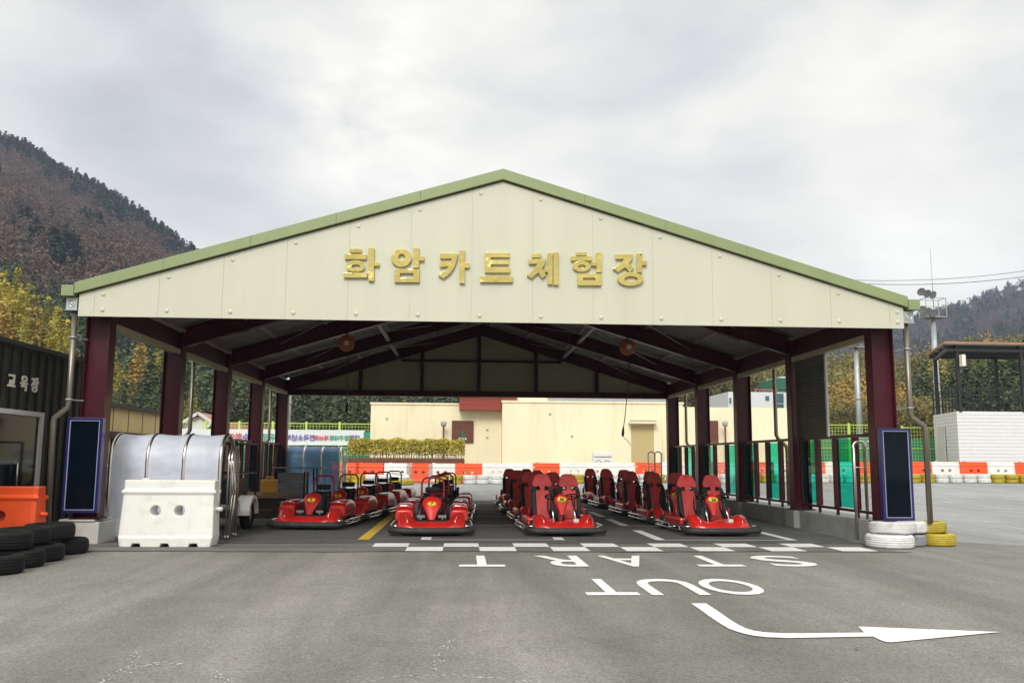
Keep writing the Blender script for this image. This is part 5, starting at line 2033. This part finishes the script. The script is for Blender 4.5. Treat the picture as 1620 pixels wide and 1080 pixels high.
t = thing('roof_terrace', 'black steel framed terrace canopy with copper edged roof above the white cabin', 'canopy')
zr1 = V(1513, 545, YC).z
xa, xb = V(1496, 546, YC).x, c1.x
xb_l = V(1468, 572, 55.2).x
b = MB()
roof_poly = [(xa - .3, YC - .4), (xb + .3, YC - .4), (xb + .3, 55.2), (xb_l, 55.2)]
b.add([(x, y, zr1 - (.0)) for x, y in roof_poly] + [(x, y, zr1 + .13) for x, y in roof_poly], [(0, 1, 2, 3), (7, 6, 5, 4), (0, 4, 5, 1), (1, 5, 6, 2), (2, 6, 7, 3), (3, 7, 4, 0)])
b.build('roof', 'roofcu', t)
b = MB()
b.add([(x + (.12 if i_ in (0, 3) else -.1), y + (.1 if i_ < 2 else -.1), zr1 - z_) for z_ in (.03, .003) for i_, (x, y) in enumerate(roof_poly)], [(0, 1, 2, 3), (7, 6, 5, 4), (0, 4, 5, 1), (1, 5, 6, 2), (2, 6, 7, 3), (3, 7, 4, 0)])
b.build('ceiling', 'ceil_g', t)
b = MB()
for y in (YC + .2, YC + 1.8, YC + 3.4, YC + 4.9):
    xl_ = xa - .2 + (xb_l - xa + .3) * (y - YC + .4) / 5.6
    b.box(xl_, xb, y - .09, y + .09, zr1 - .24, zr1 - .032)
b.bar((xa - .1, YC - .2, zr1 - .36), (xb_l + .3, 55, zr1 - .36), .16, .2)
b.bar((xa - .1, YC - .1, zr1 - .34), (xb, YC - .1, zr1 - .34), .12, .14)
b.build('roof_beam', 'ink', t)
for q in ((1516, YC), (1577, 54.6), (1617, YC), (1481, 54.3), (1700, YC)):
    x = V(q[0], 600, q[1]).x
    MB().box(x - .085, x + .085, q[1] - .085, q[1] + .085, zt_c - .05, zr1 - .01).build('post', 'ink', t)
b = MB()
for (pa_, pb_) in (((c0.x, YC), (c1.x, YC)), ((c0.x, YC), (l_.x, 54.4)), ((l_.x, 54.4), (c1.x, 54.4))):
    n = 14 if pa_[1] != pb_[1] else 22
    for z in (zt_c + .5, zt_c + 1.35, zt_c + .95):
        b.bar((*pa_, z), (*pb_, z), .05, .05)
    for i in range(0, n + 1, 2):
        x, y = pa_[0] + (pb_[0] - pa_[0]) * i / n, pa_[1] + (pb_[1] - pa_[1]) * i / n
        b.box(x - .03, x + .03, y - .03, y + .03, zt_c, zt_c + 1.35)
b.build('railing', 'ink', t)
x = V(1519, 600, YC).x
MB().box(x - .1, x + .12, YC - .5, YC - .2, V(1516, 580, YC).z, V(1516, 562, YC).z).build('lamp_box', 'letters', t)

# far white building with green roof block
t = thing('far_white_building', 'distant white block with blue window strip and green roof tower on the right', 'building', (0, 0, 0))
pB = V(1152, 624, 120)
pE = V(1262, 624, 120)
MB().box(pB.x, pE.x, 120, 130, 0, V(1200, 620, 120).z).build('wall', 'white_b', t)
MB().box(V(1232, 600, 120).x, V(1268, 600, 120).x, 120.5, 128, V(1200, 620, 120).z + .001, V(1240, 597, 120).z).build('roof_tower', 'greenbox', t)
MB().box(V(1238, 600, 120).x, V(1270, 600, 120).x, 121, 127, V(1240, 597, 120).z + .001, V(1240, 594.5, 120).z).build('tower_cap', 'white_b', t)
for (xa_, ya_, xb_, yb_) in ((1227, 622, 1240, 637), (1227, 638.5, 1240, 646), (1154, 629, 1157, 638), (1162, 629, 1165, 638), (1211, 626, 1217, 633)):
    q0, q1 = V(xa_, ya_, 119.9), V(xb_, yb_, 119.9)
    MB().box(q0.x, q1.x, 119.9, 120.02, q1.z, q0.z).build('window', 'bluewin', t)
b = MB()
for k in range(8):
    x = pB.x + 4 + k * .6
    b.box(x - .03, x + .03, 120.5, 120.56, V(1200, 620, 120).z, V(1200, 615, 120).z)
b.box(pB.x + 4, pB.x + 8.4, 120.5, 120.56, V(1200, 616, 120).z, V(1200, 615, 120).z)
b.build('roof_rail', 'red_p', t)

# ------------------------------------------------------------------ overhead wires
for (a, c, Y, lab) in (((1330, 447), (1625, 437), 62, 'upper overhead power line crossing the sky at right'), ((1350, 443), (1625, 428), 75, 'faint overhead power line crossing the sky at right'), ((-10, 434), (340, 447), 60, 'overhead wire crossing before the hill at left')):
    p, q = V(*a, Y), V(*c, Y)
    pts = [p.lerp(q, i / 12) + Vector((0, 0, -.35 * (1 - (2 * i / 12 - 1) ** 2))) for i in range(13)]
    tag(MB().tube(pts, .022, 5).build('power_line', 'ink'), lab, 'cable', 'overhead wires')

# ------------------------------------------------------------------ hills
def interp(tab, x):
    return float(np.interp(x, [a for a, _ in tab], [b_ for _, b_ in tab]))


class Hill:
    def __init__(s, ridge, yf, yr, base, pw, amp):
        s.ridge, s.yf, s.yr, s.base, s.pw, s.amp = ridge, yf, yr, base, pw, amp

    def pt(s, px, u):
        Yr = interp(s.yr, px)
        Yf = interp(s.yf, px) if isinstance(s.yf, list) else s.yf
        Y = Yf + (Yr - Yf) * u
        top = V(px, interp(s.ridge, px), Yr)
        zr__ = top.z
        x = V(px, 700, Y).x
        f = min(max(u, 0), 1) ** s.pw
        z = s.base + (zr__ - s.base) * f
        if u > 1:
            z = zr__ - (zr__ - s.base) * (u - 1) * 1.2
        nse = math.sin(x * .021 + Y * .013) * math.cos(Y * .019 - x * .008) + .5 * math.sin(x * .06 + 1.3) * math.sin(Y * .05)
        z += nse * s.amp * min(u, 1) * (1 - .8 * min(max(u, 0), 1) ** 4)
        return (x, Y, z)

    def mesh(s, name, px0, px1, nx, ny):
        vs = [s.pt(px0 + (px1 - px0) * i / (nx - 1), -.05 + 1.45 * j / (ny - 1)) for j in range(ny) for i in range(nx)]
        fs = [(j * nx + i, j * nx + i + 1, (j + 1) * nx + i + 1, (j + 1) * nx + i) for j in range(ny - 1) for i in range(nx - 1)]
        return structure(raw_mesh(name, vs, fs, 'hillsoil', smooth=True))


HA = Hill([(-900, 60), (-400, 128), (0, 245), (60, 281), (120, 312), (180, 342), (240, 384), (300, 428), (360, 466), (450, 512), (560, 570), (650, 606), (760, 628), (900, 640)],
          [(-900, 120), (0, 115), (900, 120)], [(-900, 640), (0, 560), (450, 430), (900, 320)], .5, 1.05, 5)
HB = Hill([(620, 640), (760, 634), (870, 632), (1000, 628), (1085, 596), (1150, 574), (1250, 570), (1330, 596), (1400, 606), (1480, 592), (1560, 572), (1700, 552), (2100, 520)],
          [(600, 135), (2100, 110)], [(600, 260), (1100, 240), (2100, 220)], .5, 1.0, 2)
HC = Hill([(800, 650), (1000, 640), (1100, 596), (1250, 556), (1350, 536), (1440, 520), (1480, 504), (1540, 487), (1590, 467), (1640, 456), (1800, 405), (2300, 300)],
          [(800, 420), (2300, 420)], [(800, 900), (2300, 950)], .5, 1.0, 8)
HA.mesh('hill', -900, 900, 110, 60)
HB.mesh('hill', 620, 2100, 80, 40)
HC.mesh('far_hill', 800, 2300, 80, 40)


# ------------------------------------------------------------------ trees
def conifer(h, r, levels, per, sub, size, droop=.25, bare=.12):
    c = []
    for L in range(levels):
        f = L / (levels - 1)
        z = h * (bare + (1 - bare) * f)
        rr = r * (1 - f) ** .8 * (.75 + .5 * rng.random()) + .15
        n = max(3, int(per * (1 - f * .6)))
        a0 = rng.random() * 6.28
        for k in range(n):
            a = a0 + 6.283 * k / n + rng.normal() * .25
            ln = rr * rng.uniform(.65, 1.15)
            m = max(2, int(sub * ln / r + 1))
            for q in range(m):
                t_ = (q + rng.random()) / m
                d = ln * t_
                c.append((d * math.cos(a) + rng.normal() * .05 * r, d * math.sin(a) + rng.normal() * .05 * r, z - droop * d + rng.normal() * .02 * h * .3))
    return leaf_quads(np.array(c), size, up=.55, elong=1.9)


def broadleaf(h, r, clumps, per, size, base=.25):
    c = []
    for k in range(clumps):
        u = rng.normal(size=3)
        u /= np.linalg.norm(u)
        rad = rng.random() ** .4
        p = np.array([u[0] * r * rad, u[1] * r * rad, h * (base + (1 - base) * .5) + u[2] * h * (1 - base) * .5 * rad])
        cr = r * rng.uniform(.16, .34)
        q = rng.normal(size=(per, 3)) * cr * np.array([.6, .6, .5])
        c.append(p + q)
    return leaf_quads(np.concatenate(c), size, elong=1.5)


def trunk_mesh(h, r, limbs):
    b = MB().tube([(0, 0, -.5), (.03 * h * .2, 0, h * .4), (0, .02, h * .95)], [r, r * .7, r * .12], 8)
    for k in range(limbs):
        a = random.uniform(0, 6.28)
        z = h * random.uniform(.25, .75)
        ln = h * random.uniform(.12, .25)
        b.tube([(0, 0, z), (ln * .5 * math.cos(a), ln * .5 * math.sin(a), z + ln * .25), (ln * math.cos(a), ln * math.sin(a), z + ln * .6)], [r * .35, r * .2, r * .06], 5)
    return b


def make_tree(name, label, cat, group, crown, leaf, h, r, limbs):
    t = thing(name, label, cat, (0, 0, -50), 0, group)
    trunk_mesh(h, r, limbs).build('trunk', 'bark', t)
    raw_mesh('crown', crown[0], crown[1], leaf, t)
    return t


TPL = dict(
    larch=make_tree('larch_tree', '-', 'tree', 'golden larches at the hill foot', conifer(14, 2.5, 50, 15, 18, .19, .12, .08), 'l_larch', 14, .2, 8),
    larch2=make_tree('larch_tree', '-', 'tree', 'golden larches at the hill foot', conifer(12, 2.7, 42, 15, 18, .20, .1, .1), 'l_rust', 12, .2, 8),
    pine=make_tree('pine_tree', '-', 'tree', 'dark conifers beyond the track', conifer(12, 3.2, 34, 15, 15, .29, .22, .1), 'l_pine', 12, .22, 6),
    pine2=make_tree('pine_tree', '-', 'tree', 'dark conifers beyond the track', conifer(11, 3.8, 24, 14, 16, .30, .12, .16), 'l_pine', 11, .24, 6),
    broad=make_tree('broadleaf_tree', '-', 'tree', 'autumn broadleaf trees beyond the track', broadleaf(9, 3.6, 110, 90, .21), 'l_olive', 9, .22, 10),
    broad2=make_tree('broadleaf_tree', '-', 'tree', 'autumn broadleaf trees beyond the track', broadleaf(8, 3.6, 100, 90, .21), 'l_rust', 8, .22, 10),
)
TPL_H = dict(larch=14, larch2=12, pine=12, pine2=11, broad=9, broad2=8)
used = set()


def plant(kind, px, py_top, Y, label):
    top = V(px, py_top, Y)
    hill = HA if px < 900 else HB
    # stand on the hill or the ground
    Yf = interp(hill.yf, px) if isinstance(hill.yf, list) else hill.yf
    u = (Y - Yf) / (interp(hill.yr, px) - Yf)
    z = hill.pt(px, u)[2] if u > 0 else gz(top.x, Y) - .02
    s_ = max(.25, (top.z - z) / TPL_H[kind])
    w_ = min(max(s_, .55), 1.25) * random.uniform(.9, 1.12)
    root = TPL[kind]
    if kind not in used:
        used.add(kind)
        root.location, root.scale, root.rotation_euler = (top.x, Y, z), (w_, w_, s_), (0, 0, random.uniform(0, 6.28))
        root['label'] = label
    else:
        dup(root, (top.x, Y, z), random.uniform(0, 6.28), label, (w_, w_, s_))


random.seed(21)
# golden larches at left, from the edge to the first column
KW = dict(larch='golden larch', larch2='rust gold larch', pine='dark green conifer', pine2='dark green spreading conifer', broad='olive brown broadleaf tree', broad2='rust brown broadleaf tree')
def row(items, where):
    seen = {}
    for kind, px, py, Y in items:
        seen[kind] = seen.get(kind, 0) + 1
        plant(kind, px, py, Y, f'{KW[kind]} {where}, {ordinal(seen[kind])} from the left')


row([('larch', -70, 425, 100), ('larch', -30, 428, 98), ('larch', 6, 432, 96), ('larch', 28, 428, 101), ('larch', 48, 452, 97), ('larch2', 60, 468, 92), ('larch', 78, 472, 102), ('larch', 92, 488, 96), ('larch', 108, 508, 100),
     ('larch', -50, 448, 92), ('larch', -12, 452, 90), ('larch', 18, 455, 91), ('larch', 36, 462, 92), ('larch2', 54, 488, 89), ('larch', 66, 500, 93), ('larch', 84, 510, 90), ('larch', 98, 522, 94), ('larch2', 8, 478, 87),
     ('larch2', 20, 490, 88), ('larch', 40, 505, 86), ('larch', 70, 520, 90), ('pine', 118, 470, 116), ('pine', 135, 505, 116), ('pine2', 100, 452, 125), ('larch', -5, 500, 86)], 'above the charcoal building')
row([('pine', 170, 540, 104), ('larch2', 178, 548, 92), ('larch', 190, 575, 90), ('pine2', 205, 565, 108), ('larch2', 224, 535, 104), ('pine', 240, 560, 100), ('larch', 252, 545, 110), ('pine', 196, 600, 82), ('pine2', 220, 610, 84), ('pine2', 246, 612, 80),
     ('pine2', 178, 618, 80), ('pine', 262, 560, 104), ('pine', 234, 590, 96)], 'seen through the first left bay')
row([('larch', 305, 606, 92), ('pine', 296, 572, 106), ('pine2', 318, 580, 104), ('pine', 330, 590, 100), ('pine2', 342, 600, 96), ('pine', 372, 600, 96), ('pine2', 388, 602, 98), ('pine2', 362, 612, 94), ('pine', 404, 610, 94), ('pine', 420, 600, 98), ('pine2', 436, 612, 92)],
    'seen through the middle left bays')
row([('pine2', 466, 612, 84), ('pine', 484, 608, 86), ('pine', 478, 620, 98), ('pine2', 500, 615, 80), ('pine', 520, 612, 84), ('pine2', 540, 616, 80), ('pine', 558, 612, 86), ('pine', 565, 618, 78), ('pine2', 578, 620, 82), ('pine', 600, 616, 90), ('pine2', 624, 630, 88),
     ('larch', 640, 632, 86), ('pine', 660, 628, 92), ('pine2', 634, 634, 80), ('pine2', 690, 630, 88), ('pine', 712, 630, 92), ('broad', 900, 632, 100), ('broad', 935, 634, 96)], 'above the lime fence and yellow wall')
row([('broad', 1090, 590, 150), ('broad', 1112, 584, 140), ('broad2', 1130, 578, 150), ('broad', 1146, 580, 135), ('broad2', 1205, 574, 150), ('broad', 1222, 580, 140), ('broad', 1160, 575, 150), ('broad', 1185, 572, 155), ('pine2', 1238, 588, 150), ('broad2', 1255, 580, 150)], 'on the slope behind the right columns')
row([('broad', 1315, 600, 120), ('broad', 1330, 592, 126), ('broad2', 1344, 604, 112), ('broad', 1360, 586, 120), ('broad', 1376, 592, 118), ('broad2', 1390, 600, 112), ('broad2', 1322, 630, 92), ('broad', 1340, 640, 88), ('broad2', 1364, 630, 92), ('broad', 1384, 632, 90), ('broad2', 1362, 560, 150)], 'seen through the front right bay')
row([('pine', 1448, 588, 92), ('pine2', 1462, 570, 88), ('larch', 1478, 545, 110), ('broad', 1494, 545, 118), ('broad', 1510, 540, 125), ('pine', 1482, 575, 84), ('pine2', 1505, 575, 88), ('pine', 1528, 565, 86), ('pine2', 1548, 560, 92), ('pine', 1542, 585, 80), ('pine', 1566, 556, 90),
     ('pine2', 1584, 552, 86), ('broad2', 1560, 548, 125), ('pine', 1602, 545, 88), ('pine2', 1622, 540, 86), ('broad', 1454, 625, 78), ('pine', 1650, 535, 90), ('pine2', 1610, 600, 78), ('broad', 1470, 560, 116)], 'behind the white cabin and its terrace')
for k, t in TPL.items():
    if k not in used:
        for c in list(t.children):
            bpy.data.objects.remove(c)
        bpy.data.objects.remove(t)


# forest masses on the hills
def forest(name, hill, px_rng, u_rng, count, templates, scale_rng, m, label, density=None):
    vs_all, qs_all, off = [], [], 0
    k = 0
    while k < count:
        px = random.uniform(*px_rng)
        u = random.uniform(*u_rng)
        if density and random.random() > density(px, u):
            continue
        k += 1
        x, y, z = hill.pt(px, u)
        tv, tq = templates[random.randrange(len(templates))]
        s_ = random.uniform(*scale_rng)
        a = random.uniform(0, 6.28)
        ca, sa = math.cos(a), math.sin(a)
        sx_ = s_ * random.uniform(.8, 1.25)
        v = np.empty_like(tv)
        v[:, 0] = (tv[:, 0] * ca - tv[:, 1] * sa) * sx_ + x
        v[:, 1] = (tv[:, 0] * sa + tv[:, 1] * ca) * sx_ + y
        v[:, 2] = tv[:, 2] * s_ + z - .3
        vs_all.append(v)
        qs_all.append(tq + off)
        off += len(v)
    o = raw_mesh(name, np.concatenate(vs_all), np.concatenate(qs_all), m)
    return stuff(o, label, 'forest')


small_pine = [conifer(9, 3.0, 9, 9, 5, .75, .12, .3) for _ in range(4)]
small_bare = [broadleaf(7, 2.8, 12, 13, .42, .1) for _ in range(5)]
tall_con = [conifer(11, 2.4, 14, 9, 6, .6, .2, .1) for _ in range(3)]


def patch(px, u):
    return .5 + .5 * math.sin(px * .021 + u * 9) * math.sin(px * .013 - u * 14 + 2)


forest('hill_brush', HA, (-500, 800), (.18, 1.0), 6500, small_bare, (.8, 1.35), 'l_bare', 'reddish brown leafless brush covering the left hillside')
forest('ridge_pine_wood', HA, (-350, 640), (.88, 1.015), 1050, small_pine, (.8, 1.35), 'l_farpine', 'line of dark pines along the left ridge', lambda p, u: .3 + .7 * ((u - .88) / .135))
forest('slope_pine_wood', HA, (-300, 700), (.16, .9), 420, small_pine, (.8, 1.3), 'l_farpine', 'scattered dark pine clumps on the left hillside', lambda p, u: 1 if patch(p, u) > .9 else .015)
forest('foot_conifer_wood', HA, (-200, 800), (.0, .2), 620, tall_con, (.7, 1.15), 'l_pine', 'dense green conifer wood at the foot of the left hill')
forest('right_brush', HB, (620, 1750), (.0, 1.0), 1900, small_bare, (.7, 1.15), 'l_olive', 'olive brown wood on the low slope at right')
forest('far_wood', HC, (950, 2000), (.2, 1.01), 5200, small_bare, (1.2, 2.0), 'l_bare', 'hazy brown woodland on the distant mountain at right')
forest('far_pine_wood', HC, (950, 2000), (.2, 1.01), 1500, small_pine, (1.1, 1.7), 'l_farpine', 'hazy dark pine woods on the distant mountain at right', lambda p, u: 1 if patch(p * 1.4, u * .8) > .45 else .15)

# ------------------------------------------------------------------ haze
hz_m = bpy.data.materials.new('haze_air')
hz_m.use_nodes = True
t_ = hz_m.node_tree
t_.nodes.clear()
o_ = t_.nodes.new('ShaderNodeOutputMaterial')
v_ = t_.nodes.new('ShaderNodeVolumePrincipled')
v_.inputs['Color'].default_value = (.62, .74, .98, 1)
v_.inputs['Density'].default_value = .00028
t_.links.new(v_.outputs[0], o_.inputs['Volume'])
hb = MB().box(-1000, 2300, -40, 1500, -1.2, 330)
ho = hb.build('haze', hz_m)
stuff(ho, 'faint bluish haze over the valley and hills', 'haze')
